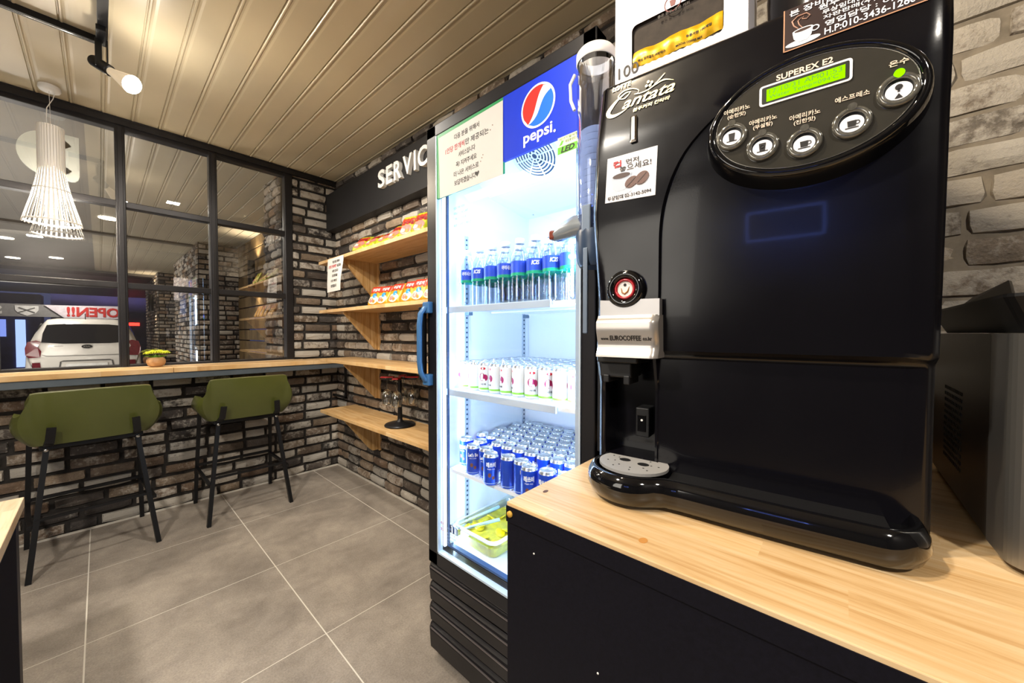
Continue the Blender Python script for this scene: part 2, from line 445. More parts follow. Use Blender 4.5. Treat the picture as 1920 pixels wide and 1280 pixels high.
# ceiling: metal planks with a raised bead beside every groove
def ceil_profile(xa, xb):
    pts = []; k0 = int((xa-.307)/.1365) - 1; x = .307 + k0*.1365
    while x < xb + .2:
        for dx, dz in ((-.006, 0), (-.0035, .007), (.0, .007), (.001, -.0005), (.004, -.0035), (.009, -.0035), (.014, .0005), (.022, .0015), (.032, 0)):
            if xa <= x+dx <= xb: pts.append((x+dx, ZC+dz))
        x += .1365
    return [(xa, ZC)] + pts + [(xb, ZC)]
def ceil_strip(xa, xb, y0, y1, dz=0):
    p = ceil_profile(xa, xb); m = MB(); n = len(p)
    vs = [(x, y0, z+dz) for x, z in p] + [(x, y1, z+dz) for x, z in p]
    m.add(vs, [(i, i+1, n+i+1, n+i) for i in range(n-1)])
    m.box((xa, y0, ZC+.02+dz), (xb, y1, ZC+.06+dz)); return m
struct('ceiling', ceil_strip(-2.4, XR, -1.62, YW), M_CEIL, label='cream metal plank ceiling with raised seams')
struct('trim_1', MB().box((-2.4, YW-.045, ZC-.048), (XR-.02, YW, ZC-.002)).box((-2.4, YW-.03, ZC-.012), (XR-.02, YW-.05, ZC-.002)), M_FRAME)

# ------------------------------------------------------------------ window
win = tag(bpy.data.objects.new('window_1', None), 'black steel grid window above the bar', kind='structure'); COL.objects.link(win); ROOT['window_1'] = (0,0,0)
WX = [-2.40, -1.98, -1.46, -.94, -.425, .112, .614, 1.145]; WZ = [1.065, 1.632, 2.19, 2.715]
fr = MB()
for i, x in enumerate(WX):
    w = .05 if i < len(WX)-1 else .062
    fr.box((x-w/2, YW-.025, WZ[0]-.01), (x+w/2, YW+.05, WZ[-1]+.03), .004)
    if i < len(WX)-1: fr.box((x-.012, YW-.034, WZ[0]), (x+.012, YW-.024, WZ[-1]), .002)
for z in WZ[1:-1]: fr.box((WX[0], YW-.021, z-.021), (WX[-1], YW+.046, z+.021), .004)
fr.box((WX[0], YW-.023, WZ[0]-.03), (WX[-1], YW+.05, WZ[0]+.018), .004)
fr.box((WX[0], YW-.023, WZ[-1]-.02), (WX[-1], YW+.05, WZ[-1]+.055), .004)
struct('window_frame', fr, M_FRAME, win)
for i in range(3, 7):
    for j in range(3):
        g = MB().quad((WX[i]+.02, YW+.012, WZ[j]+.012), (WX[i+1]-.02, YW+.012, WZ[j]+.012), (WX[i+1]-.02, YW+.012, WZ[j+1]-.012), (WX[i]+.02, YW+.012, WZ[j+1]-.012))
        struct('pane', g, M_GLASS, win)
g = MB().quad((WX[0], YW+.012, WZ[0]), (WX[3], YW+.012, WZ[0]), (WX[3], YW+.012, WZ[3]), (WX[0], YW+.012, WZ[3])); struct('pane', g, M_GLASS, win)
struct('window_sill', MB().box((-2.4, YW-.05, 1.045), (1.17, YW+.06, 1.066), .003), pm('sill_wood', '#cbb79c', .5), win)

# white letter cut-out hung on the outside of the glass
ps = plane((0, YW+.10, 0), (1, 0, 0), (0, 0, 1), (0, -1, 0))
m = MB()
outer = [(-.205 + .122*cos(R(a)), 2.452 + .140*sin(R(a))) for a in range(35, 326, 10)]
inner = [(-.200 + .050*cos(R(a)), 2.450 + .064*sin(R(a))) for a in range(35, 326, 10)]
n = len(outer)
vs = [ps(a, b, d) for d in (-.012, .012) for a, b in outer + inner]
fs = []
for i in range(n-1):
    fs += [(i, i+1, n+i+1, n+i), (2*n+i+1, 2*n+i, 3*n+i, 3*n+i+1), (i, 2*n+i, 2*n+i+1, i+1), (n+i+1, 3*n+i+1, 3*n+i, n+i)]
m.add(vs, fs)
stem = [(-.142, 2.602), (-.072, 2.602), (-.072, 2.345), (-.078, 2.322), (-.092, 2.308), (-.108, 2.305), (-.142, 2.312)]
m = merge(m, plate(ps, stem, -.012, .012))
single('letter_sign', m, pm('white_acrylic', '#e6ebe4', .5, var=0), 'big white rounded letter cut-out hanging outside behind the pendant lamp', 'sign', (-.2, YW+.10, 2.30), fix=True)

# ------------------------------------------------------------------ outside
struct('pavement', MB().box((-9, YW+.12, -.12), (5, 34, -.04)), pm('wet_asphalt', '#3a3a42', .35, var=.4, vscale=2, bump=.3, bscale=30), label='dark pavement outside the window')
M_SOF = pm('porch_soffit_metal', '#a29a88', .45, var=.05, vscale=2)
struct('porch_soffit', ceil_strip(-.05, 1.62, YW+.06, 8.05), M_SOF)
struct('porch_soffit', ceil_strip(-.05, 1.62, 8.12, 12.95, -.015), M_SOF)
struct('porch_soffit', MB().box((-7, YW+.06, ZC), (-.05, 13.6, ZC+.05)).box((-7, 13.6, ZC-.05), (1.62, 21, ZC+.02)), pm('soffit_grey', '#77746f', .5, var=.06, vscale=1.5))
struct('porch_beam', MB().box((-7, 8.02, ZC-.03), (1.62, 8.14, ZC+.02)).box((-7, 12.9, ZC-.06), (1.62, 13.6, ZC+.02)), pm('beam_grey', '#57534e', .6))
px_ = plane((1.13, 0, 0), (0, 1, 0), (0, 0, 1), (-1, 0, 0))
m = brick_wall('pier', px_, 3.86, 4.36, -.04, ZC, seed=21, tone=1.35, bl=.20); mortar(m, [((1.13, 3.86, -.04), (1.62, 4.36, ZC))])
struct('porch_pier', m, [M_BRICK, M_MORTAR])
m = brick_wall('pier', plane((0, 7.72, 0), (1, 0, 0), (0, 0, 1), (0, -1, 0)), 1.07, 1.62, -.04, ZC, seed=22, tone=1.0)
m2 = brick_wall('pier', plane((1.07, 0, 0), (0, 1, 0), (0, 0, 1), (-1, 0, 0)), 7.72, 10.4, -.04, ZC, seed=23, tone=1.0)
for q in (m2,):
    o = len(m.v); m.v += q.v; m.f += [tuple(i+o for i in f) for f in q.f]; m.mi += q.mi; m.sm += q.sm; m.col += q.col
mortar(m, [((1.072, 7.722, -.04), (1.75, 10.4, ZC))])
struct('porch_pier', m, [M_BRICK, M_MORTAR])
m = brick_wall('pier', plane((0, 12.2, 0), (1, 0, 0), (0, 0, 1), (0, -1, 0)), .95, 1.75, -.04, ZC, seed=24, tone=.95)
m2 = brick_wall('pier', plane((.95, 0, 0), (0, 1, 0), (0, 0, 1), (-1, 0, 0)), 12.2, 15.5, -.04, ZC, seed=25, tone=1.2)
o = len(m.v); m.v += m2.v; m.f += [tuple(i+o for i in f) for f in m2.f]; m.mi += m2.mi; m.sm += m2.sm; m.col += m2.col
mortar(m, [((.952, 12.202, -.04), (1.75, 15.5, ZC))])
struct('porch_pier', m, [M_BRICK, M_MORTAR])
struct('porch_wall', MB().box((1.6, 10.4, -.04), (1.75, 12.2, ZC)), pm('lit_plaster', '#b99b6a', .7))
# timber boarded recess, lit from above
M_BOARD = wood('porch_boards', 'Y', srgb('#8f7850'), srgb('#75603e'), srgb('#4c3c26'), .6, 40)
m = MB(); z = -.04
rb = random.Random(5)
while z < ZC-.01:
    zt = min(z+.172, ZC); t = rb.uniform(0, .008); m.box((1.60-t, 4.36, z+.004), (1.66, 7.72, zt-.010), .004); z += .176
struct('porch_wall', m, M_BOARD, label='timber boarded porch wall lit from above')
def wall_lamp(x, y, z, label):
    t = thing('wall_lamp', label, 'lamp', (x, y, z))
    obj('shade', MB().lathe([(.045, z-.2), (.045, z+.2), (.043, z+.2), (.043, z-.2)], (x-.09, y, 0), 20, cap=False), M_BLK, t)
    obj('bracket', MB().box((x-.05, y-.012, z-.03), (x, y+.012, z+.03)), M_BLK, t)
    obj('bulb', MB().lathe([(.001, z-.175), (.036, z-.175), (.036, z-.16), (.001, z-.16)], (x-.09, y, 0), 16), emit('lamp_glow', '#ffe9c4', 9), t)
    light('porch_and_fill_lamp', 'SPOT', (x-.09, y, z-.21), 14, WARM, .03, rot=(0, 0, 0), spot=110, blend=.9)
    light('porch_and_fill_lamp', 'SPOT', (x-.09, y, z+.22), 22, WARM, .03, rot=(pi, 0, 0), spot=120, blend=.9)
wall_lamp(1.595, 6.5, 2.17, 'black cylinder wall lamp on the timber boards outside the right panes')
wall_lamp(.94, 12.6, 2.05, 'black cylinder wall lamp on the far brick pier outside above the flower pot')
light('porch_and_fill_lamp', 'AREA', (1.45, 5.6, 2.72), 26, WARM, 2.6, rot=(0, R(14), 0), sizey=.1)
M_DL = emit('downlight_glow', '#fff1d8', 10)
for i, (x, y) in enumerate(((-.54, 11.4), (.10, 7.0), (-.95, 9.6), (-1.1, 12.0), (-.3, 5.3))):
    tag(obj('downlight', disc(plane((x, y, ZC), (1,0,0), (0,-1,0), (0,0,-1)), 0, 0, .09, .09, -.001, .008), M_DL, off=(x, y, ZC)), 'round recessed porch ceiling light ' + ('over the front of the white car', 'near the second window mullion', 'behind the white car, at its left', 'furthest out, over the car park', 'closest to the window glass')[i], 'ceiling light', 'porch downlights').location = (x, y, ZC)
    if i != 4: light('porch_and_fill_lamp', 'SPOT', (x, y, ZC-.03), 90, NEUT, .08, rot=(0, 0, 0), spot=130, blend=.8)
light('porch_and_fill_lamp', 'AREA', (-1.2, 5.2, .9), 30, NEUT, 1.0, rot=(pi, 0, 0))  # this and the next are upward fill added to brighten the soffit
light('porch_and_fill_lamp', 'AREA', (-1.0, 9.5, .3), 50, NEUT, 1.0, rot=(pi, 0, 0))

# car seen from behind
M_CAR = pm('white_car_paint', '#cdc9c2', .25, .0, var=.03, coat=.6)
car = thing('car', 'white hatchback parked outside, seen from behind through the window', 'car', (-.17, 11, -.04))
cx = -.17
def sec(y, zb, zt, hw, wt, zs, k=20):
    """ring: bottom, bulging sides up to the shoulder zs, then leaning in to half-width wt at the roof"""
    p = [(0, zb), (hw*.55, zb), (hw*.93, zb+.03), (hw, zb+.14), (hw*1.01, (zb+zs)/2), (hw*.985, zs-.04), (hw*.95, zs), ((hw*.95+wt)/2+.02, (zs+zt)/2), (wt+.012, zt-.09), (wt-.03, zt-.03), (wt*.7, zt-.004), (0, zt)]
    q = p + [(-x, z) for x, z in reversed(p[1:-1])]
    return [(cx+x, y, z) for x, z in q]
rings = [sec(11.0, .30, .62, .66, .60, .56), sec(11.0, .27, .80, .70, .66, .72), sec(11.02, .24, .93, .735, .68, .86), sec(11.10, .20, 1.10, .745, .66, .98), sec(11.20, .18, 1.30, .75, .61, 1.04),
         sec(11.34, .16, 1.545, .755, .53, 1.05), sec(11.55, .15, 1.60, .76, .535, 1.04), sec(12.2, .15, 1.62, .765, .55, 1.0), sec(12.9, .15, 1.60, .765, .55, .97), sec(13.4, .15, 1.34, .76, .57, .95), sec(13.7, .16, 1.06, .75, .60, .93), sec(14.3, .2, .93, .72, .58, .82), sec(14.5, .28, .72, .6, .5, .6)]
bd = obj('body', MB().loft(rings, True, True, True), M_CAR, car, fix=True)
pcar = lambda a, z, d=0: (cx + a, 11.0 - d, z)
def rear_y(z): # rear surface of the car by height
    pts = [(.62, 11.0), (.80, 11.0), (.93, 11.02), (1.10, 11.10), (1.30, 11.20), (1.545, 11.34), (1.6, 11.5)]
    for (z0, y0), (z1, y1) in zip(pts, pts[1:]):
        if z <= z1: return y0 + (y1-y0)*max(0, (z-z0))/(z1-z0)
    return 11.5
prear = lambda a, z, d=0: (cx + a, rear_y(z) - .006 - d, z)
def rpatch(poly, d0=-.03, d1=.006): return plate(prear, poly, d0, d1)
obj('rear_window', rpatch([(-.56, 1.13), (-.30, 1.105), (.30, 1.105), (.56, 1.13), (.545, 1.30), (.50, 1.46), (.3, 1.485), (-.3, 1.485), (-.50, 1.46), (-.545, 1.30)], -.03, .01), pm('dark_car_glass', '#0d0d12', .08, var=0), car)
for s in (-1, 1):
    tl = [(s*.56, 1.14), (s*.62, 1.17), (s*.715, 1.14), (s*.742, 1.03), (s*.735, .90), (s*.70, .85), (s*.57, .855), (s*.555, .97), (s*.60, 1.05)]
    obj('tail_light', rpatch(tl if s > 0 else tl[::-1], -.06, .014), pm('red_lamp_lens', '#5e1520', .12, var=.2, vscale=30, coat=.5), car)
    obj('reflector', rpatch([(s*.56, .60), (s*.66, .62), (s*.66, .76), (s*.57, .76)] if s > 0 else [(s*.57, .76), (s*.66, .76), (s*.66, .62), (s*.56, .60)], -.03, .02), pm('red_lamp_lens', '#5e1520', .12), car)
    wh = obj('wheel', MB().lathe([(.05, -.1), (.27, -.1), (.29, -.06), (.29, .06), (.27, .1), (.05, .1)], (cx+s*.66, 11.75, .25), 24, 'X'), pm('tyre', '#0f0f10', .8), car)
    wh = obj('wheel', MB().lathe([(.05, -.1), (.27, -.1), (.29, -.06), (.29, .06), (.27, .1), (.05, .1)], (cx+s*.66, 13.9, .25), 24, 'X'), pm('tyre', '#0f0f10', .8), car)
    obj('side_window', MB().add([(cx+s*.75, 11.55, 1.09), (cx+s*.75, 13.2, 1.06), (cx+s*.605, 12.9, 1.50), (cx+s*.60, 11.75, 1.50)], [(0,1,2,3)]), MATS['dark_car_glass'], car)
obj('number_plate', rpatch(rrect(-.27, .60, .27, .72, .01), -.02, .014), pm('plate_white', '#dcdcd8', .5), car)
obj('plate_surround', merge(rpatch([(-.34, .765), (.34, .765), (.30, .785), (-.30, .785)], -.02, .012), rpatch([(-.34, .765), (-.36, .60), (-.345, .60), (-.32, .765)], -.02, .01), rpatch([(.32, .765), (.345, .60), (.36, .60), (.34, .765)], -.02, .01)), pm('shut_line', '#4a4845', .6), car)
obj('tailgate_line', merge(rpatch([(-.55, .905), (-.50, .872), (.50, .872), (.55, .905), (.50, .878), (-.50, .878)], -.01, .0075)), MATS['shut_line'], car)
bg = obj('badge', disc(prear, 0, 1.045, .072, .036, 0, .02, 24), pm('badge_black', '#0b0b0c', .2), car)
obj('badge_lettering', txt('KIA', (-.045, 1.03, .045, 1.06), prear, .021, .003, .02), M_CHROME, bg)
obj('model_lettering', txt('MORNING', (-.47, 1.052, -.30, 1.072), prear, .004, .003), M_CHROME, car)
obj('antenna', MB().tube([(cx-.02, 11.5, 1.58), (cx-.02, 11.46, 1.70)], .008, 6), M_BLK, car)
light('street_lamp', 'AREA', (-1.0, 8.7, 2.5), 26, NEUT, 1.2, target=(-.2, 11, .9))  # unseen light added for the rear of the car

# fascia of the shop across the car park, with a hanging banner read from behind
M_FAS = pm('fascia_grey', '#8b8988', .5, var=.1)
t = thing('shop_fascia', 'long grey shop fascia beyond the car with a shield emblem', 'sign', (-1, 16.05, 1.76))
obj('panel', MB().box((-3.2, 16.05, 1.745), (-.55, 16.2, 2.075)), M_FAS, t)
pf_ = plane((0, 16.05, 0), (1, 0, 0), (0, 0, 1), (0, -1, 0))
sh = [(-1.46, 2.03), (-1.08, 2.03), (-1.08, 1.92), (-1.13, 1.84), (-1.27, 1.765), (-1.41, 1.84), (-1.46, 1.92)]
em = obj('shield_emblem', plate(pf_, sh, .002, .02), pm('emblem_white', '#e8e6e2', .5), t)
m = MB(); m.bar(pf_(-1.40, 1.85, .025), pf_(-1.14, 1.98, .025), .02, .025); m.bar(pf_(-1.40, 1.98, .027), pf_(-1.14, 1.85, .027), .02, .025)
obj('crossed_tools', m, pm('emblem_grey', '#6a6866', .5), em)
obj('lettering', txt('S', (-1.86, 1.79, -1.66, 2.03), pf_, .002, .02, .03, flip=True), MATS['emblem_white'], t)
t = thing('banner', 'white slanted banner with red mirrored OPEN!! lettering beyond the car', 'banner', (0, 16.0, 1.75))
m = MB(); bp = [(-.98, 2.06), (.52, 2.10), (.52, 1.72), (-.65, 1.73)]; m = plate(plane((0, 16.0, 0), (1,0,0), (0,0,1), (0,-1,0)), bp[::-1], -.01, .01)
obj('cloth', m, pm('banner_white', '#e9dfe6', .6), t)
obj('lettering', txt('OPEN!!', (-.60, 1.765, .40, 2.04), plane((0, 15.985, 0), (1,0,0), (0,0,1), (0,-1,0)), .006, .004, .035, flip=True), pm('banner_red', '#d0302c', .6, var=0), t)
light('street_lamp', 'AREA', (-.6, 14.9, 2.62), 20, NEUT, .3, target=(-.6, 16, 1.9))  # unseen light added for the fascia and banner
light('street_lamp', 'AREA', (-2.6, 18, 3.4), 130, (.55, .6, 1), .6, target=(-2.4, 20, .8))  # unseen coloured lights added for the building fronts, here and below
light('street_lamp', 'AREA', (.4, 19.5, 3.4), 70, (.7, .5, 1), .6, target=(.4, 22, 1.5))
light('street_lamp', 'POINT', (-.2, 4.3, 1.9), 5, NEUT, .1)  # unseen light added for the white letter sign
# buildings and lights down the street
def block(name, a, b, col, es, label, cat='building'):
    t = thing(name, label, cat, ((a[0]+b[0])/2, a[1], a[2])); obj('wall', MB().box(a, b), pm('street_%s' % col[1:], col, .6, var=.5, vscale=1.3), t); return t
t = block('building', (-4.6, 20, -.04), (-1.3, 21, 2.6), '#2a2d58', .28, 'blue lit shop front across the street left of the car')
obj('lit_window', MB().box((-2.75, 19.95, 1.2), (-2.0, 20, 1.75)), emit('blue_shop_glow', '#7f95e8', 1.0), t)
obj('door_light', MB().box((-1.82, 19.95, .2), (-1.62, 20, 1.75)), emit('pale_shop_glow', '#a9c4ff', 1.1), t)
t = block('building', (-1.2, 22, -.04), (1.6, 23, 3.6), '#20223e', .3, 'dark building straight behind the white car')
obj('neon_sign', MB().box((.66, 21.95, 1.62), (1.12, 22, 1.74)), emit('red_neon', '#ff2a20', 5), t)
for k in range(4): obj('light_bar', MB().box((.40+k*.09, 21.95, 1.1), (.415+k*.09, 22, 1.7)), emit('blue_bar', '#5f7cff', 1.6), t)
t = thing('parked_car', 'dark red car roof blurred in the night left of the white car', 'car', (-2.6, 15.2, -.04))
m = MB().loft([[(x, y, z) for x, z in ((-4.4, 0), (-4.4, .6), (-4.2+q, .8), (-3.6+q, 1.25), (-2.6-q, 1.25), (-2.1-q, .8), (-1.75, .7), (-1.75, 0))] for y, q in ((15.0, .15), (15.2, 0), (16.0, 0), (16.2, .15))], True, True, True)
obj('body', m, pm('dark_red_paint', '#6b1f35', .25, coat=.5), t, fix=True)
obj('window_band', MB().box((-3.7, 14.98, .85), (-2.35, 15.0, 1.15)), MATS['dark_car_glass'], t)
# ------------------------------------------------------------------ bar under the window
t = thing('bar_counter', 'long pine bar top on grey steel rail under the window', 'counter', (0, 3.42, 1.0))
m = MB().box((-2.38, 3.425, 1.030), (.335, YW-.03, 1.065), .003).box((.337, 3.425, 1.030), (1.24, YW-.03, 1.065), .003).box((1.24, 3.425, 1.030), (XR-.03, YW-.03, 1.063), .003)
obj('worktop', m, M_BAR, t)
obj('steel_rail', MB().box((-2.38, 3.435, .985), (XR-.03, 3.475, 1.030), .003), M_GREYST, t)
for x in (-1.6, -.4, .98): obj('bearer', MB().box((x-.02, 3.475, .985), (x+.02, YW-.02, 1.025), .002), M_GREYST, t)
obj('support_post', MB().box((1.515, 3.44, .69), (1.535, 3.46, .985), .002).box((1.515, 3.44, .69), (1.535, YW-.01, .71), .002), M_BLK, t)

# ------------------------------------------------------------------ bar stools
M_OLIVE = pm('olive_leatherette', '#4d5124', .33, var=.08, vscale=5, coat=.25, bump=.12, bscale=260)
def make_stool(label, loc, rz):
    t = thing('bar_stool', label, 'bar stool', loc, rz, 'olive bar stools at the window bar', world=False)
    # shell: runs from the left arm round the back to the right arm; front is +Y, back -Y
    def shell(s, v):
        a = (s - .5)*2                       # -1 left arm front, 0 back, 1 right arm front
        A = abs(a); sg = 1 if a >= 0 else -1
        # plan path
        if A < .56: x = sg*A/.56*.232; y = -.238 + .012*(A/.56)**2
        elif A < .76:
            q = (A-.56)/.20*pi/2; x = sg*(.232 + .035*sin(q)); y = -.226 + .060*(1-cos(q))
        else: x = sg*(.267 - .010*(A-.76)/.24); y = -.166 + .25*(A-.76)/.24
        top = .990 - .005*A - .125*sst(.53, .66, A) - .04*sst(.85, 1, A)**2; bot = .700 + .015*sst(.4, 1, A)
        z = bot + (top-bot)*v
        k = 1 - .16*(1-v)**1.8               # tucks in to the seat
        out = .02*math.sin(pi*min(1, v))
        yy = y*k - (.03*v if A < .6 else .03*v*(1-sst(.6, .85, A))) + (.0)
        return (x*k + sg*out*sst(.3, .8, A), yy, z)
    m = MB().grid(44, 14, lambda s, v: shell(s, v))
    # smoothing of the rim corners: rounded ends of the arms
    o = obj('seat_shell', m, M_OLIVE, t)
    md = o.modifiers.new('thickness', 'SOLIDIFY'); md.thickness = .032; md.offset = 0
    md = o.modifiers.new('soft', 'BEVEL'); md.width = .011; md.segments = 3; md.limit_method = 'ANGLE'
    o.modifiers.new('round', 'SUBSURF').render_levels = 1
    m = MB(); rings = []
    for k, (sc, z) in enumerate(((.80, .695), (.86, .70), (.90, .715), (.90, .755), (.86, .775), (.76, .782))):
        rings.append([(x*sc, y*sc, z) for x, y in rrect(-.235, -.22, .235, .20, .08, 6)])
    obj('seat_cushion', m.loft(rings, True, True, True), M_OLIVE, t)
    obj('under_frame', MB().box((-.20, -.19, .668), (.20, .17, .694), .004), M_BLK, t)
    for sx in (-1, 1):
        m = MB(); up = (0, 1, 0)
        m.bar((sx*.172, -.176, .70), (sx*.248, -.262, 0), .030, .022, (1, 0, 0))
        m.bar((sx*.158, -.2780, .800), (sx*.166, -.2560, .715), .010, .034, (1, 0, 0)); m.bar((sx*.166, -.2580, .722), (sx*.172, -.176, .680), .012, .034, (1, 0, 0))
        lg = obj('leg', m, M_BLK, t)
        obj('bolt', MB().lathe([(.010, 0), (.010, .005), (.006, .009), (.001, .009)], seg=12, M=Matrix.Translation((sx*.176, -.193, .668)) @ Matrix.Rotation(R(90), 4, 'X')), M_CHROME, lg)
        m = MB().bar((sx*.225, .150, .80), (sx*.248, .262, 0), .022, .022, (1, 0, 0)); obj('leg', m, M_BLK, t)
        obj('footrest_bar', MB().bar((sx*.238, -.235, .28), (sx*.240, .222, .28), .018, .018), M_BLK, t)
    obj('footrest_bar', MB().bar((-.242, .225, .30), (.242, .225, .30), .018, .018), M_BLK, t)
    obj('footrest_bar', MB().bar((-.222, -.232, .31), (.222, -.232, .31), .014, .014), M_BLK, t)
    return t
st = make_stool('olive bar stool on the left, nearer the small table', (-.045, 3.405, 0), R(5))
s2 = copy_tree(st, label='olive bar stool on the right, nearer the corner and the shelves'); s2.location = (.715, 3.41, 0); s2.rotation_euler.z = R(0)

# ------------------------------------------------------------------ flower pot
t = thing('flower_pot', 'small round wooden pot of yellow green flowers on the bar', 'plant', (.262, 3.60, 1.065))
obj('pot', MB().lathe([(.001, 1.066), (.028, 1.066), (.044, 1.078), (.051, 1.098), (.050, 1.115), (.040, 1.131), (.034, 1.133), (.034, 1.12), (.001, 1.12)], (.262, 3.60, 0), 28), wood('pot_wood', 'X', srgb('#d9b183'), srgb('#c99a68'), srgb('#b07f4e'), .5, .5), t)
rn = random.Random(4); M_PETAL = pm('yellow_green_petal', '#d8dc2c', .6, var=.25, vscale=60); M_LEAF = pm('green_leaf', '#5d8a26', .6)
obj('filling', MB().lathe([(.001, 1.124), (.038, 1.122), (.03, 1.14), (.001, 1.15)], (.262, 3.60, 0), 14), M_LEAF, t)
for k in range(9):
    a = k*2.4; r = .012 + .048*((k+.5)/9)**.6; cx0, cy0, cz0 = .262 + r*cos(a), 3.60 + r*sin(a)*.85, 1.176 - .38*r + rn.uniform(-.005, .008)
    m = MB(); npt = 13
    for lay in range(3):
        for q in range(npt-lay*2):
            b = 2*pi*q/(npt-lay*2) + lay*.3; L = (.033, .026, .016)[lay]; up_ = (.006, .014, .018)[lay]
            c0 = Vector((cx0, cy0, cz0)); d = Vector((cos(b), sin(b), 0)); s_ = Vector((-sin(b), cos(b), 0))
            m.add([c0, c0+d*L*.5+s_*.004+Vector((0,0,up_)), c0+d*L+Vector((0,0,up_*.6-.003)), c0+d*L*.5-s_*.004+Vector((0,0,up_))], [(0,1,2,3)])
    fl = obj('flower', m, M_PETAL, t)
for k in range(7):
    a = k*.9+.4; m = MB(); c0 = Vector((.262, 3.60, 1.135)); d = Vector((cos(a), sin(a)*.9, 0)); s_ = Vector((-sin(a), cos(a), 0))
    m.add([c0, c0+d*.035+s_*.010+Vector((0,0,.012)), c0+d*.068+Vector((0,0,.004)), c0+d*.035-s_*.010+Vector((0,0,.012))], [(0,1,2,3)]); obj('leaf', m, M_LEAF, t)

# ------------------------------------------------------------------ pendant lamp
PX, PY = -.176, 3.54
t = thing('pendant_lamp', 'white slatted wooden pendant lamp over the bar by the window', 'lamp', (PX, PY, 1.95))
M_SLAT = pm('white_lamp_slat', '#f3efe8', .5, var=0)
obj('canopy', MB().lathe([(.044, ZC), (.046, ZC-.018), (.040, ZC-.028), (.002, ZC-.030)], (PX, PY, 0), 28), M_WHITE, t)
m = MB().tube([(PX+.02, PY, ZC-.03), (PX+.012, PY, 2.70), (PX-.012, PY, 2.64), (PX-.014, PY, 2.58), (PX-.012, PY, 2.51)], .0022, 6)
m.tube([(PX-.002, PY, ZC-.03), (PX+.002, PY, 2.51)], .0012, 6); obj('cord', m, M_WHITE, t)
m = MB(); ns = 30
obj('top_cap', MB().lathe([(.002, 2.512), (.049, 2.512), (.050, 2.525), (.002, 2.525)], (PX, PY, 0), 30), M_SLAT, t)
prof = [(.0525, 2.532), (.0535, 2.40), (.0535, 2.27), (.063, 2.20), (.083, 2.10), (.103, 2.02), (.118, 1.955)]
for k in range(ns):
    a = 2*pi*k/ns; d = Vector((cos(a), sin(a), 0)); s_ = Vector((-sin(a), cos(a), 0)); rr = []
    for r, z in prof:
        w = .0046; c0 = Vector((PX, PY, z)) + d*r; rr.append([c0+s_*w+d*.001, c0-s_*w+d*.001, c0-s_*w-d*.001, c0+s_*w-d*.001])
    m.loft(rr, True, True, False)
obj('slats', m, M_SLAT, t)
m = MB()
for r, z, w in ((.048, 2.30, .003), (.1145, 1.966, .0022), (.074, 2.155, .003)):
    m.lathe([(r-w, z-.005), (r, z-.005), (r, z+.005), (r-w, z+.005), (r-w, z-.005)], (PX, PY, 0), 36, cap=False)
obj('hoop', m, M_SLAT, t)
obj('shade_liner', MB().lathe([(.0500, 2.510), (.0500, 2.26), (.0490, 2.26), (.0490, 2.510)], (PX, PY, 0), 30, cap=False), pm('white_liner', '#f6f2ea', .6, var=0), t)
obj('bulb', MB().lathe([(.012, 2.26), (.016, 2.24), (.030, 2.20), (.034, 2.175), (.028, 2.15), (.012, 2.138), (.001, 2.137)], (PX, PY, 0), 20), emit('bulb_glow', '#fff2dc', 22), t)
light('pendant_lamp_light', 'POINT', (PX, PY, 2.12), 34, (1, .90, .74), .035)

# ------------------------------------------------------------------ track with spotlight
t = thing('lighting_track', 'black ceiling lighting track running across and towards the viewer', 'track', (.02, 2.74, ZC))
m = MB().box((-2.39, 2.765, ZC-.030), (.03, 2.795, ZC), .002); obj('rail', m, M_BLK, t)
obj('rail', MB().box((.015, 1.2, ZC-.030), (.050, 2.78, ZC), .002), M_BLK, t)
obj('live_strip', MB().box((-2.35, 2.776, ZC-.031), (-.0, 2.782, ZC-.0295)), M_CHROME, t)
t = thing('track_spotlight', 'black track spotlight with a glowing reflector bulb hanging from the ceiling track', 'lamp', (.03, 2.72, ZC-.03))
obj('adapter', MB().box((.010, 2.60, ZC-.055), (.045, 2.74, ZC-.030), .003), M_BLK, t)
obj('arm', merge(MB().box((.006, 2.685, 2.590), (.030, 2.728, ZC-.05), .002), MB().box((.044, 2.680, 2.615), (.050, 2.71, ZC-.05), .001)), M_BLK, t)
SP = Vector((.033, 2.70, 2.598)); SD = Vector((.59, -.61, -.53)).normalized()
MS = Matrix.Translation(SP) @ SD.to_track_quat('Z', 'Y').to_matrix().to_4x4()
obj('socket', MB().lathe([(.001, -.055), (.024, -.055), (.026, -.050), (.026, .035), (.023, .040), (.001, .040)], seg=24, M=MS), M_BLK, t)
obj('reflector_bulb', MB().lathe([(.018, .040), (.020, .060), (.030, .100), (.040, .140), (.042, .155)], seg=28, cap=False, M=MS), pm('bulb_mirror', '#c8b9a2', .3, .7, emis='#ffe6c0', es=.35, var=0), t)
obj('bulb_face', MB().lathe([(.042, .155), (.040, .161), (.026, .169), (.001, .172)], seg=28, M=MS), emit('spot_glow', '#fff4e2', 40), t)
light('track_and_fill_lamp', 'SPOT', SP + SD*.19, 34, WARM, .035, target=SP+SD*2, spot=150, blend=1)
light('track_and_fill_lamp', 'POINT', SP + SD*.23, 5, NEUT, .04)

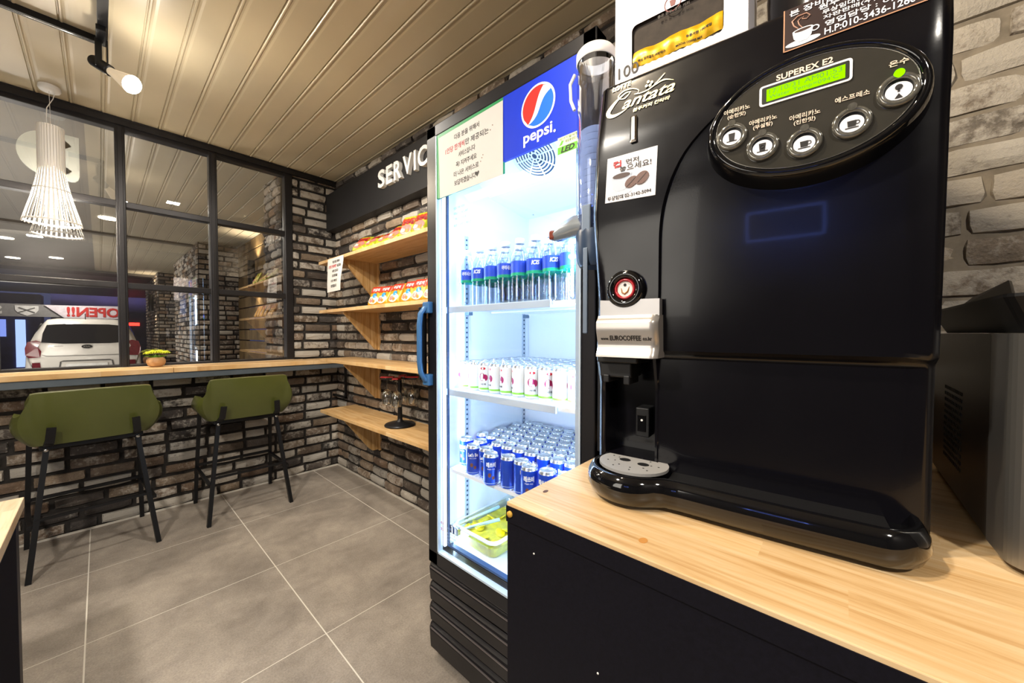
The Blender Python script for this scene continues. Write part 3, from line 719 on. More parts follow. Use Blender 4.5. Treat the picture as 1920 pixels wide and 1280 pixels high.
# ------------------------------------------------------------------ shelves on the right wall
SY0, SY1 = 1.50, 3.298
names = {1.900: ('upper pine wall shelf holding the topmost row of snack bags', .22), 1.494: ('pine wall shelf second from top with orange and yellow snack bags', .29),
         1.088: ('pine wall shelf level with the window bar, empty', .29), .652: ('lowest pine wall shelf with the wine glass stand', .29)}
for z, (lab, bh) in names.items():
    t = thing('wall_shelf', lab, 'shelf', (1.40, 2.4, z-.025), group=None)
    obj('board', MB().box((1.24, SY0, z-.025), (XR-.028, SY1, z), .002), M_SHELF, t)
    for y in (2.885, 1.78):
        zt = z-.0255; m = MB(); poly = [(XR-.03, zt), (1.262, zt), (1.262, zt-.012), (XR-.055, zt-.30), (XR-.03, zt-.30)]
        if z < .7: poly = [(XR-.03, zt), (1.262, zt), (1.262, zt-.012), (1.46, zt-.27), (1.49, zt-.295), (XR-.03, zt-.295)]
        m.loft([[(x, y-.009, q) for x, q in poly], [(x, y+.009, q) for x, q in poly]], True, True, False)
        b = obj('bracket', m, M_BRK, t)
        obj('wall_batten', MB().box((XR-.030, y-.018, zt-.305), (XR-.012, y+.018, zt), .001), M_BRK, b)

# ------------------------------------------------------------------ service sign
t = thing('service_sign', 'black sign box with white raised SERVICE letters on the brick wall', 'sign', (1.52, 2.6, 2.27))
obj('sign_box', MB().box((1.468, 1.0, 2.275), (XR-.005, YW-.02, 2.618), .003), pm('matt_black_panel', '#17171a', .55, var=.05), t)
pg = plane((1.468, 0, 0), (0, -1, 0), (0, 0, 1), (-1, 0, 0))
wid = {'S': .105, 'E': .09, 'R': .105, 'V': .12, 'I': .026, 'C': .115}
b = -2.665
M_LET = pm('white_letter', '#dedcd8', .5, var=.02)
for ch in 'SERVICE':
    w = wid[ch]*.93; obj('letter', txt(ch, (b, 2.405, b+w, 2.538), pg, .001, .028, .022), M_LET, t); b += w + .023
# ------------------------------------------------------------------ paper notice hanging from the top shelf
def pap(u, v): # u 0..1 along the shelf edge, v down
    y = 3.10 - u*.29; z = 1.893 - v*.265; x = 1.2385 - .035*sst(.0, 1, v)*(.3+.7*u)*(1 - .4*v) - .002
    return (x, y + .015*v*u, z)
t = thing('paper_notice', 'curled white paper notice hanging off the end of the top shelf', 'notice', (1.237, 2.95, 1.63))
m = MB().grid(8, 8, lambda u, v: pap(u, v)); m2 = MB().grid(8, 8, lambda u, v: tuple(Vector(pap(u, v)) + Vector((.0008, 0, 0))))
obj('sheet', merge(m, m2), M_PAPER, t)
def pnote(a, b, d=0):
    p = pap(a, 1-b); return (p[0]-.0012-d, p[1], p[2])
for body, rect, mt in (('다음 분을 위해서', (.32, .84, .78, .92), M_INK), ('1인당 한개씩만', (.10, .70, .60, .80), M_RED), ('제공되는', (.64, .70, .90, .79), M_INK), ('서비스입니다', (.34, .56, .74, .65), M_INK), ('꼭! 지켜주세요', (.36, .42, .74, .51), M_INK), ('더 나은 서비스로', (.30, .27, .74, .36), M_INK), ('보답하겠습니다', (.30, .12, .72, .21), M_INK)):
    obj('lettering', txt(body, rect, pnote, .0, .0004, .01), mt, t)

# ------------------------------------------------------------------ snack bags
M_FOIL = {c: pm('foil_'+n, c, .32, .1, var=.12, vscale=60) for c, n in (('#c08c18', 'yellow'), ('#a8321a', 'orange'), ('#9aa020', 'lime'), ('#d9706a', 'pink'), ('#f0dcc0', 'cream'), ('#2f86b8', 'blue'), ('#b8741e', 'brown'))}
def make_bag(kind, w=.120, h=.155, th=.038):
    t = thing('snack_bag', 'x', 'snack', (0, 0, 0), world=False)
    # local frame: X right, Z up, front -Y
    def P(u, v, s):
        e = (1-(2*u-1)**6)*(1-(2*v-1)**8); k = 1 - .05*math.sin(pi*v)*1
        cr = .0018*math.sin(u*23+v*9)*math.sin(pi*v)
        return ((u-.5)*w*k, s*(th/2*(max(0, e)**.6)*(.75+.35*(1-v)) + cr), v*h)
    m = MB(); m.grid(14, 16, lambda u, v: P(u, v, -1)); m.grid(14, 16, lambda u, v: P(1-u, v, 1))
    bd = obj('bag', m, M_FOIL['#c08c18'] if kind else M_FOIL['#9aa020'], t)
    fr = lambda a, b, d=0: (lambda p: (p[0], p[1]-.0012-d, p[2]))(P(a, b, -1))
    def patch(poly, d=0):
        # dense fan so it follows the bag
        c = (sum(p[0] for p in poly)/len(poly), sum(p[1] for p in poly)/len(poly)); mm = MB(); n = len(poly); L = 4
        vs = [fr(*c, d)] + [fr(c[0]+(a-c[0])*k/L, c[1]+(b-c[1])*k/L, d) for k in range(1, L+1) for a, b in poly]
        fs = [(0, 1+j, 1+(j+1) % n) for j in range(n)] + [(1+(k-1)*n+j, 1+k*n+j, 1+k*n+(j+1) % n, 1+(k-1)*n+(j+1) % n) for k in range(1, L) for j in range(n)]
        return mm.add(vs, fs, True)
    el = lambda a, b, ra, rb, n=16: [(a+ra*cos(2*pi*i/n), b+rb*sin(2*pi*i/n)) for i in range(n)]
    C = lambda c: M_FOIL[c]
    if kind:
        obj('printed_band', patch(rrect(.04, .60, .96, .96, .1), .0002), C('#a8321a'), bd)
        obj('printed_picture', patch(el(.48, .24, .40, .21), .0004), C('#f0dcc0'), bd)
        obj('printed_picture', patch(el(.34, .22, .17, .12), .0008), C('#d9706a'), bd)
        obj('printed_picture', patch(el(.56, .16, .10, .08), .0008), C('#b8741e'), bd)
        obj('printed_emblem', patch(el(.50, .46, .19, .12), .0010), C('#2f86b8'), bd)
        obj('printed_oval', patch(el(.5, .76, .40, .13), .0008), pm('print_red', '#b5252c', .4, var=0), bd)
        obj('lettering', txt('자갈치', (.20, .68, .80, .84), fr, .0024, .0004, .02, .2), M_WHITE, bd)
    else:
        obj('printed_picture', patch(el(.47, .28, .42, .25), .0004), C('#d9706a'), bd)
        obj('printed_picture', patch(el(.30, .24, .16, .1), .0008), C('#f0dcc0'), bd)
        obj('printed_picture', patch(el(.64, .20, .12, .1), .0008), C('#b8741e'), bd)
        obj('printed_band', patch(rrect(.06, .50, .94, .84, .08), .0002), C('#a8321a'), bd)
        obj('lettering', txt('오징어집', (.12, .54, .88, .70), fr, .0024, .0004, .03), pm('dark_red_print', '#7c1420', .5, var=0), bd)
    return t
def place(t, x, y, z, face, lean, roll=0):
    """bag standing on z, front turned to the azimuth 'face', leaning back"""
    t.location = (x, y, z); t.rotation_mode = 'XYZ'
    M = Matrix.Translation((x, y, z)) @ Matrix.Rotation(R(face), 4, 'Z') @ Matrix.Rotation(R(roll), 4, 'Y') @ Matrix.Rotation(R(lean), 4, 'X')
    t.matrix_world = M
b1 = make_bag(1); b0 = make_bag(0)
low = [(2.545, 28, -22, 0), (2.425, 24, -26, 0), (2.27, 22, -24, 0), (2.11, 20, -22, 0), (1.985, 26, -20, 0), (1.86, 26, -22, 0)]
lab1 = ['leftmost orange and yellow snack bag on the second shelf', 'orange and yellow snack bag second from left on the second shelf', 'orange and yellow snack bag in the middle of the second shelf', 'tall orange and yellow snack bag near the fridge on the second shelf', 'orange snack bag half hidden by the fridge on the second shelf', 'orange snack bag behind the fridge edge on the second shelf']
for i, (y, f, ln, rl) in enumerate(low):
    b = b1 if i == 0 else copy_tree(b1)
    place(b, 1.335, y, 1.502, -90+f-12, ln, rl); tag(b, lab1[i], 'snack', 'snack bags on the second shelf')
top = [(2.66, 30, -42, 1.33), (2.50, 20, -50, 1.33), (2.34, 25, -52, 1.34), (2.22, 22, -40, 1.35), (2.07, 28, -22, 1.36), (1.93, 24, -24, 1.36)]
lab0 = ['leftmost red and lime snack bag on the top shelf', 'low leaning lime snack bag second from left on the top shelf', 'flattest red snack bag in the middle of the top shelf', 'lime snack bag just left of the upright one on the top shelf', 'tallest upright lime snack bag on the top shelf', 'lime snack bag against the fridge edge on the top shelf']
for i, (y, f, ln, x) in enumerate(top):
    b = b0 if i == 0 else copy_tree(b0)
    place(b, x-.055, y, 1.912, -90+f-12, ln); tag(b, lab0[i], 'snack', 'snack bags on the top shelf')

# ------------------------------------------------------------------ wine glass stand
WX_, WY_, WZ_ = 1.40, 2.31, .652
t = thing('glass_stand', 'dark metal stand for hanging wine glasses on the lowest shelf', 'glass stand', (WX_, WY_, WZ_))
M_IRON = pm('dark_iron', '#262628', .35, .6, var=.1)
obj('base', MB().lathe([(.001, WZ_), (.104, WZ_), (.106, WZ_+.008), (.098, WZ_+.016), (.03, WZ_+.026), (.018, WZ_+.04), (.013, WZ_+.07)], (WX_, WY_, 0), 36), M_IRON, t)
obj('pole', MB().tube([(WX_, WY_, WZ_+.05), (WX_, WY_, WZ_+.20), (WX_, WY_, WZ_+.335)], [.017, .013, .014], 12), M_IRON, t)
M_REDP = pm('red_plastic', '#c0141f', .35, var=.05)
for k in range(4):
    a = R(45 + 90*k); d = Vector((cos(a), sin(a), 0)); s_ = Vector((-sin(a), cos(a), 0)); c0 = Vector((WX_, WY_, WZ_+.327))
    obj('arm', MB().tube([c0, c0+d*.03+Vector((0,0,.008)), c0+d*.07], .004, 8), M_IRON, t)
    m = MB()
    for q in (-1, 1): m.bar(c0+d*.035+s_*q*.014, c0+d*.115+s_*q*.016, .008, .006)
    m.bar(c0+d*.035-s_*.018, c0+d*.035+s_*.018, .008, .006); obj('cradle', m, M_IRON, t)
    obj('cradle_pad', MB().box((-.020, -.045, 0), (.020, .045, .008), .002, Matrix.Translation(c0+d*.085+Vector((0,0,.011))) @ Matrix.Rotation(a+pi/2, 4, 'Z')), M_REDP, t)
M_WG = glass_mat('wine_glass', (.90, .92, .92, 1), .12, 1.5)
g0 = None; gl = ['hanging wine glass on the stand, rear towards the wall', 'hanging wine glass on the stand, on the window side', 'hanging wine glass on the stand, at the front left', 'hanging wine glass on the stand, at the front right']
for k in range(4):
    a = R(45 + 90*k); d = Vector((cos(a), sin(a), 0)); p = Vector((WX_, WY_, 0)) + d*.088
    if g0 is None:
        z = WZ_ + .338; g0 = tag(bpy.data.objects.new('wine_glass', None), cat='wine glass'); COL.objects.link(g0); ROOT['wine_glass'] = (0,0,0)
        obj('foot', MB().lathe([(.004, -.006), (.032, -.0015), (.033, 0), (.001, .001)], (0,0,0), 24), M_WG, g0)
        obj('stem', MB().tube([(0,0,-.004), (0,0,-.04), (0,0,-.078)], [.0045, .003, .004], 10), M_WG, g0)
        obj('bowl', MB().lathe([(.004, -.078), (.020, -.088), (.033, -.11), (.036, -.135), (.031, -.175), (.029, -.19), (.028, -.19), (.030, -.172), (.0345, -.135), (.0315, -.11), (.019, -.09), (.003, -.081)], (0,0,0), 28), M_WG, g0)
        g = g0
    else: g = copy_tree(g0)
    g.location = (p.x, p.y, WZ_+.337); tag(g, gl[k], 'wine glass', 'wine glasses on the stand')

# ------------------------------------------------------------------ near left table
t = thing('side_table', 'pine topped table with dark steel legs cut by the left picture edge', 'table', (-.6, 1.7, 0))
obj('tabletop', MB().box((-1.05, 1.16, .700), (-.183, 2.10, .735), .002), wood('table_pine', 'Y', srgb('#e2cdb0'), srgb('#d6bd9b'), srgb('#c2a47c'), .4, .12), t)
M_LEG = pm('dark_purple_steel', '#1b1a26', .5, .2, var=.1)
for x, y in ((-.192, 1.20), (-.98, 1.20), (-.192, 2.02), (-.98, 2.02)):
    obj('leg', MB().box((x-.055, y-.03, 0), (x, y+.03, .700), .002), M_LEG, t)
obj('apron', MB().box((-.232, 1.23, .67), (-.192, 1.99, .700)).box((-1.03, 1.23, .67), (-.99, 1.99, .700)), M_LEG, t)
# ------------------------------------------------------------------ drinks fridge
FX = .86
fr_ = thing('drinks_fridge', 'tall black glass door drinks fridge, lit inside, blue header above its door glass', 'fridge', (1.2, .85, 0))
M_FBLK = pm('fridge_black', '#0e0e12', .38, .1, var=.1)
M_FWHT = pm('fridge_liner', '#eef2f6', .45, var=0)
m = MB().box((.925, .480, .02), (1.54, .520, 2.085), .003).box((.925, 1.175, .02), (1.54, 1.213, 2.085), .003).box((1.45, .5, .02), (1.54, 1.2, 2.085)).box((.925, .5, 2.05), (1.54, 1.2, 2.085)).box((.925, .5, .02), (1.54, 1.2, .44))
obj('cabinet', m, M_FBLK, fr_)
m = MB().box((.925, .520, .44), (1.45, .545, 2.05)).box((.925, 1.162, .44), (1.45, 1.175, 2.05)).box((1.425, .54, .44), (1.45, 1.165, 2.05)).box((.925, .54, .44), (1.43, 1.165, .462)).box((.925, .54, 2.035), (1.43, 1.165, 2.05))
obj('liner', m, M_FWHT, fr_)
prof = [(.935, 2.035), (.955, 2.03), (1.15, 1.893), (1.385, 1.862), (1.425, 1.862), (1.425, 2.035)]
m = MB().loft([[(x, y, z) for x, z in prof] for y in (.545, 1.162)], True, True, False)
hs = obj('cooler_housing', m, M_FWHT, fr_)
nf = Vector((-.575, 0, -.818)).normalized(); uf = Vector((-.818, 0, .575))
pfan = plane((1.070, .845, 1.9495), (0, -1, 0), uf, nf)
m = MB(); m = merge(m, disc(pfan, 0, 0, .098, .098, -.006, .002, 36)); obj('fan_ring', m, pm('pale_grille', '#dfe6ee', .5, var=0), hs)
obj('fan_hole', disc(pfan, 0, 0, .086, .086, .0005, .0025, 36), pm('fan_dark', '#27405c', .6, var=0), hs)
m = MB()
for k in range(1, 8): m = merge(m, ring(pfan, 0, 0, .012*k+.003, .012*k+.003, .0052, .002, .007, 32))
for k in range(8):
    a = pi*k/8*2; m.bar(pfan(.012*cos(a), .012*sin(a), .0065), pfan(.086*cos(a), .086*sin(a), .0065), .004, .003)
obj('fan_grille', m, M_FWHT, hs)
for y0 in (1.0, .66): obj('screw', MB().lathe([(.006, 0), (.004, -.004), (.001, -.004)], (1.38, y0+.1, 1.863), 10), M_CHROME, hs)
# pilasters and wire shelves
for x in (1.014, 1.383):
    p = obj('pilaster', MB().box((x-.011, 1.158, .48), (x+.011, 1.163, 1.70)), pm('steel_strip', '#b7c2cd', .4, .3, var=0), fr_)
    m = MB()
    for k in range(60): m.box((x-.0035, 1.1565, .50+k*.02), (x+.0035, 1.1582, .507+k*.02))
    obj('slots', m, pm('slot_dark', '#1f3a5a', .6, var=0), p)
M_WIRE = pm('white_wire', '#eef1f5', .4, var=0); M_RAIL = pm('grey_price_rail', '#b9c6d6', .35, var=0)
for z, rl in ((1.396, .50), (1.078, .52), (.768, 0)):
    m = MB(); n = 31
    for k in range(n):
        y = .560 + (1.145-.560)*k/(n-1); m.bar((.915, y, z), (1.40, y, z), .0065, .005)
    for x in (.93, 1.15, 1.395): m.bar((x, .558, z-.006), (x, 1.148, z-.006), .008, .006)
    m.bar((.913, .556, z-.004), (.913, 1.150, z-.004), .008, .012)
    s = obj('wire_shelf', m, M_WIRE, fr_)
    if rl: obj('price_rail', MB().box((.898, 1.150-rl, z-.018), (.908, 1.152, z+.006), .002), M_RAIL, s)
    m = MB()
    for x in (1.014, 1.383): m.box((x-.010, 1.135, z-.022), (x+.014, 1.158, z-.006), .002)
    obj('shelf_clip', m, pm('clip_grey', '#5c7186', .4, var=0), s)
# door
dr = obj('door', MB().box((FX, .478, .395), (.915, .5205, 2.09), .004).box((FX, 1.156, .395), (.915, 1.215, 2.09), .004).box((FX, .478, 2.045), (.915, 1.215, 2.09), .004).box((FX, .478, .395), (.915, 1.215, .448), .004), pm('door_dark_frame', '#232327', .34, .4, var=.05), fr_)
obj('door_trim', MB().box((FX-.002, .521, .449), (.880, .526, 2.044)).box((FX-.002, 1.150, .449), (.880, 1.1555, 2.044)).box((FX-.002, .521, .449), (.880, 1.155, .456)), pm('satin_trim', '#cfe0f2', .35, .3, var=0), dr)
obj('inner_seal', MB().box((.893, 1.130, .47), (.900, 1.134, 2.03)).box((.893, .535, .47), (.912, 1.13, .478)), pm('seal_blue', '#2a4f80', .5, var=0), dr)
obj('inner_stile', MB().box((.895, .528, .456), (.918, .560, 2.04)), pm('stile_grey', '#a9b6c4', .4, var=0), dr)
m = MB().quad((.872, .525, .455), (.872, 1.152, .455), (.872, 1.152, 2.042), (.872, .525, 2.042)); obj('glass', m, glass_mat('fridge_glass', (.97, .985, 1, 1), .0, 1.35), dr)
pd = plane((FX, 0, 0), (0, -1, 0), (0, 0, 1), (-1, 0, 0))   # a = -y
def dq(y0, y1, z0, z1, d0, d1): return MB().box((FX-d1, y1, z0), (FX-d0, y0, z1))
hd = obj('header_panel', dq(.806, .526, 1.843, 2.044, -.009, .0005), pm('cola_blue', '#1736c4', .3, var=.05, emis='#1736c4', es=.10), dr)
obj('green_border', MB().box((FX-.0005, .806, 1.808), (FX+.008, 1.151, 2.044)), pm('border_green', '#0c8c4c', .45, var=0), dr)
# round emblem: red over white wave over blue
M_PR = pm('emblem_red', '#e0261f', .35, var=0, emis='#e0261f', es=.1); M_PB = pm('emblem_blue', '#1467d8', .35, var=0, emis='#1467d8', es=.1); M_PW = pm('emblem_pure_white', '#f6f6f6', .35, var=0, emis='#ffffff', es=.1)
ec = (-.668, 1.962); er = .0590
obj('emblem_disc', disc(pd, ec[0], ec[1], er+.003, er+.003, .0006, .0012, 44), M_PW, hd)
rot = lambda x, y, a=R(50): (ec[0] + x*cos(a)-y*sin(a), ec[1] + x*sin(a)+y*cos(a))
er2 = er*.955
def lens(f, sign):
    p = []; N = 22
    xs = [-er2 + 2*er2*k/N for k in range(N+1)]
    top = []; low = []
    for x in xs:
        c = math.sqrt(max(0, er2*er2-x*x)); w = f(x/er2)*er2
        if sign > 0: t_, l_ = c, max(-c, min(c, w))
        else: t_, l_ = max(-c, min(c, w)), -c
        top.append((x, t_)); low.append((x, l_))
    mm = MB(); vs = [pd(*rot(*p), .0016) for p in top] + [pd(*rot(*p), .0016) for p in low]
    return mm.add(vs, [(i, i+1, N+2+i, N+1+i) for i in range(N)])
obj('emblem_red', lens(lambda q: .13 + .10*q + .10*math.sin(q*2.6), 1), M_PR, hd)
obj('emblem_blue', lens(lambda q: -.20 - .20*q + .16*math.sin(q*2.8), -1), M_PB, hd)
obj('brand_lettering', merge(txt('pepsi', (-.722, 1.8570, -.616, 1.8990), pd, .0008, .0004, .018), disc(pd, -.608, 1.868, .004, .004, .0008, .0012, 12)), M_PW, hd)
ls = obj('label_sticker', dq(.597, .526, 1.795, 1.8415, .0006, .0010), pm('sticker_pale', '#dfe9c9', .5, var=0), dr)
obj('label_band', dq(.597, .526, 1.796, 1.815, .0011, .0014), pm('label_green', '#63b62e', .5, var=0), ls)
obj('lettering', txt('LED', (-.586, 1.798, -.542, 1.813), pd, .0015, .0003, .03, .25), M_INK, ls)
obj('lettering', merge(txt('에너지절약형', (-.592, 1.832, -.532, 1.8395), pd, .0012, .0003), txt('매장용냉장고', (-.572, 1.822, -.532, 1.830), pd, .0012, .0003)), pm('label_ink', '#5a7a3a', .6, var=0), ls)
obj('label_leaf', plate(pd, [(-.592, 1.818), (-.584, 1.831), (-.577, 1.830), (-.583, 1.820)], .0012, .0015), MATS['label_green'], ls)
# manufacturer's small print low on the glass
obj('small_print', merge(*[txt(b, r, pd, .0004, .0003) for b, r in (('사용상 주의사항', (-1.105, .566, -1.07, .574)), ('문을 닫아 주십시오 냉장', (-1.10, .548, -1.05, .554)), ('제품을 넣지 마십시오', (-1.10, .536, -1.045, .542)), ('전원을 확인하여', (-1.10, .524, -1.05, .530)), ('유리를 닦아', (-1.10, .512, -1.06, .518)))]), pm('print_grey', '#6d7fa0', .6, var=0), dr)
obj('small_print', merge(txt('주의', (-1.135, .570, -1.115, .582), pd, .0004, .0003, .02), txt('경고', (-1.135, .548, -1.115, .560), pd, .0004, .0003, .02)), M_RED, dr)
# inner sheet of text, upper left behind the glass
pin = plane((.9, 0, 0), (0, -1, 0), (0, 0, 1), (-1, 0, 0))
obj('inside_print', merge(*[txt(b, r, pin, 0, .0003) for b, r in (('냉장고 적재 기준선', (-1.10, 1.765, -1.04, 1.775)), ('적재금지 LOAD LIMIT', (-1.10, 1.745, -1.02, 1.755)), ('에너지소비효율', (-1.09, 1.725, -1.03, 1.735)), ('제품명 냉장 쇼케이스', (-1.10, 1.70, -1.00, 1.71)))]), pm('print_pale', '#8fb0da', .6, var=0), dr)
# handle
m = MB(); hp = [(.858, 1.190, 1.400), (.836, 1.200, 1.398), (.822, 1.206, 1.375), (.818, 1.208, 1.33), (.818, 1.208, 1.19), (.822, 1.206, 1.15), (.836, 1.200, 1.120), (.858, 1.190, 1.118)]
for a, b in zip(hp, hp[1:]): pass
rings = []
for i, p in enumerate(hp):
    p = Vector(p); d = (Vector(hp[min(i+1, 7)]) - Vector(hp[max(i-1, 0)])).normalized(); x = Vector((0,1,0)); y = d.cross(x).normalized()
    rings.append([p + x*.011*i_ + y*.008*j_ for i_, j_ in ((-1,-.5),(-.6,-1),(.6,-1),(1,-.5),(1,.5),(.6,1),(-.6,1),(-1,.5))])
hn = obj('handle', MB().loft(rings, True, True, True), pm('handle_led_blue', '#3f6f9f', .3, .1, var=.05), dr)  # blue light of the fridge LEDs put into the handle's colour
obj('handle_back', MB().box((.826, 1.2195, 1.118), (.861, 1.228, 1.402), .005), M_FBLK, hn)
for z in (1.40, 1.12): obj('handle_mount', MB().box((.838, 1.178, z-.022), (.862, 1.2185, z+.022), .004), MATS['handle_led_blue'], hn)
# base grille with four bowed slats
obj('kick_backing', MB().box((.885, .482, .02), (.93, 1.213, .395)), M_FBLK, fr_)
for i, (z1, z0) in enumerate(((.388, .314), (.308, .232), (.226, .150), (.144, .040))):
    h = z1-z0; pr_ = [(.90, z0+.002), (.874, z0), (.862, z0+.012), (.858, z1-.022), (.864, z1-.008), (.874, z1), (.90, z1-.002)]
    m = MB().loft([[(x + (.008 if k in (0, 2) else 0), y, z) for x, z in pr_] for k, y in enumerate((1.219, 1.205, .480))], True, True, False)
    obj('kick_slat', m, pm('kick_black', '#1b191c', .4, .2, var=.1), fr_)
    obj('ridge_highlight', MB().bar((.859, 1.20, z1-.012), (.859, .485, z1-.012), .004, .0035), pm('ridge_highlight_grey', '#8d8788', .35, .8, var=0), fr_)  # bright strip stands in for the highlight along the slat's ridge
for y in (.53, 1.17): obj('foot', MB().lathe([(.02, 0), (.02, .02), (.012, .022), (.012, .04)], (.93, y, 0), 14), M_FBLK, fr_)
m = MB().box((.98, 1.0, 2.085), (1.02, 1.06, 2.11), .002).box((.90, .5, 2.088), (.95, .56, 2.12), .003).box((.90, 1.14, 2.088), (.95, 1.2, 2.115), .003); obj('hinge_cover', m, M_FBLK, fr_)
# LED strips in the door frame, both sides
M_LED = emit('fridge_led', '#cfe2ff', 3)
obj('led_strip', MB().box((.882, 1.139, .47), (.892, 1.149, 1.98)), M_LED, fr_)
obj('led_strip', MB().box((.925, .547, .47), (.934, .556, 1.98)), M_LED, fr_)
obj('roof_lamp', MB().box((.95, .70, 1.995), (.957, 1.02, 2.003)), M_LED, fr_)
light('fridge_led_light', 'AREA', (.925, 1.135, 1.15), 4, COOL, .03, target=(1.35, .60, 1.15), sizey=1.4)
light('fridge_led_light', 'AREA', (.925, .575, 1.15), 6, COOL, .03, target=(1.30, .92, 1.15), sizey=1.4)
light('fridge_led_light', 'AREA', (.97, .86, 1.85), 1.5, COOL, .3, target=(1.30, .86, 1.3))

# paper notice taped to the door
t = thing('door_notice', 'white paper notice with black and red lines taped on the fridge door', 'notice', (FX-.002, .97, 1.80))
pn = plane((FX-.001, 0, 0), (0, -1, 0), (0, 0, 1), (-1, 0, 0))
obj('sheet', plate(pn, [(-1.130, 1.806), (-.806, 1.802), (-.806, 2.034), (-1.137, 2.030)], .0002, .0007), M_PAPER, t)
for body, rect, mt in (('다음 분을 위해서', (-1.045, 1.992, -.915, 2.011), M_INK), ('1인당 한개씩', (-1.095, 1.955, -.990, 1.976), M_RED), ('만 제공되는', (-.985, 1.955, -.870, 1.976), M_INK),
        ('서비스입니다', (-1.022, 1.924, -.935, 1.943), M_INK), ('꼭! 지켜주세요', (-1.036, 1.892, -.928, 1.911), M_INK), ('더 나은 서비스로', (-1.048, 1.860, -.918, 1.879), M_INK), ('보답하겠습니다', (-1.045, 1.828, -.932, 1.848), M_INK)):
    obj('lettering', txt(body, rect, pn, .0008, .0003, .012), mt, t)
obj('drawn_heart', plate(pn, [(-.925, 1.829), (-.916, 1.840), (-.916, 1.846), (-.920, 1.848), (-.925, 1.844), (-.930, 1.848), (-.934, 1.846), (-.934, 1.840)], .0008, .0011), M_INK, t)
obj('drawn_marks', merge(*[disc(pn, a, b, .002, .002, .0008, .0011, 8) for a, b in ((-.852, 1.974), (-.862, 1.962), (-.902, 1.885), (-.908, 1.875), (-.897, 1.893))]), pm('mark_brown', '#7d5a44', .6, var=0), t)

# -------- drinks
words_ = ('first', 'second', 'third', 'fourth', 'fifth', 'sixth', 'seventh', 'eighth', 'ninth', 'tenth', 'eleventh')
def cylf(c, r, dirdeg):
    """plane function wrapping a label round a can: a = arc length to the reader's right, b = height"""
    return lambda a, b, d=0: Vector((c[0] + (r+d)*cos(R(dirdeg) + a/r), c[1] + (r+d)*sin(R(dirdeg) + a/r), b))

M_WATER = glass_mat('water_bottle_plastic', (.90, .95, .99, 1), .08, 1.35, .04)
M_LBLUE = pm('bottle_label_blue', '#2a4fc8', .4, var=0); M_LGREEN = pm('bottle_label_green', '#17a070', .4, var=0); M_CAPB = pm('cap_pale', '#dfe8f2', .4, var=0)
M_ALU = pm('can_aluminium', '#d5d9de', .25, .85, var=0); M_PRINTW = pm('print_white', '#f4f5f7', .5, var=0)
def make_bottle():
    t = thing('water_bottle', 'x', 'bottle', world=False); r = .0312
    pr_ = [(.001, .002), (.024, 0), (r-.003, .004), (r, .012)]
    for k in range(6): pr_ += [(r, .018+k*.013), (r-.0022, .0245+k*.013)]
    pr_ += [(r, .100), (r, .158), (r-.002, .168), (r-.008, .184), (.016, .196), (.0135, .200), (.0135, .206)]
    obj('bottle_body', MB().lathe(pr_, (0,0,0), 24), M_WATER, t)
    l = obj('label', MB().lathe([(r+.0006, .104), (r+.0006, .143)], (0,0,0), 24, cap=False), M_LBLUE, t)
    obj('label_band', MB().lathe([(r+.0007, .094), (r+.0007, .104)], (0,0,0), 24, cap=False), M_LGREEN, l)
    obj('lettering', txt('ICIS', (-.016, .122, .010, .136), cylf((0,0), r, 0), .0010, .0004, .03, .2), M_PRINTW, l)
    obj('lettering', txt('아이시스', (-.018+.075, .120, .016+.075, .135), cylf((0,0), r, 0), .0010, .0004, .03, .2), M_PRINTW, l)
    obj('cap', MB().lathe([(.0155, .204), (.0165, .206), (.0165, .220), (.0150, .222), (.001, .222)], (0,0,0), 20), M_CAPB, t)
    return t
b0_ = make_bottle(); rn = random.Random(8); first = True
for i, x in enumerate((.962, 1.030, 1.098, 1.166)):
    for k in range(8):
        y = 1.092 - k*.0672 - (.004 if i else 0)
        b = b0_ if first else copy_tree(b0_); first = False
        b.location = (x + rn.uniform(-.002, .002), y, 1.400); b.rotation_euler.z = R(222 + rn.choice((0, -132, 8, -128, 100)) + rn.uniform(-12, 12))
        tag(b, ('%s water bottle from the left in the front row on the top fridge shelf' % words_[k]) if i == 0 else 'blue labelled water bottle in the rows behind the front one on the top fridge shelf', 'bottle', 'water bottles in the fridge')
def can_prof(r, h): return [(.001, .003), (r-.008, .002), (r-.004, 0), (r, .006), (r, h-.010), (r-.0035, h-.003), (r-.0035, h), (r-.0055, h), (r-.006, h-.004), (.001, h-.004)]
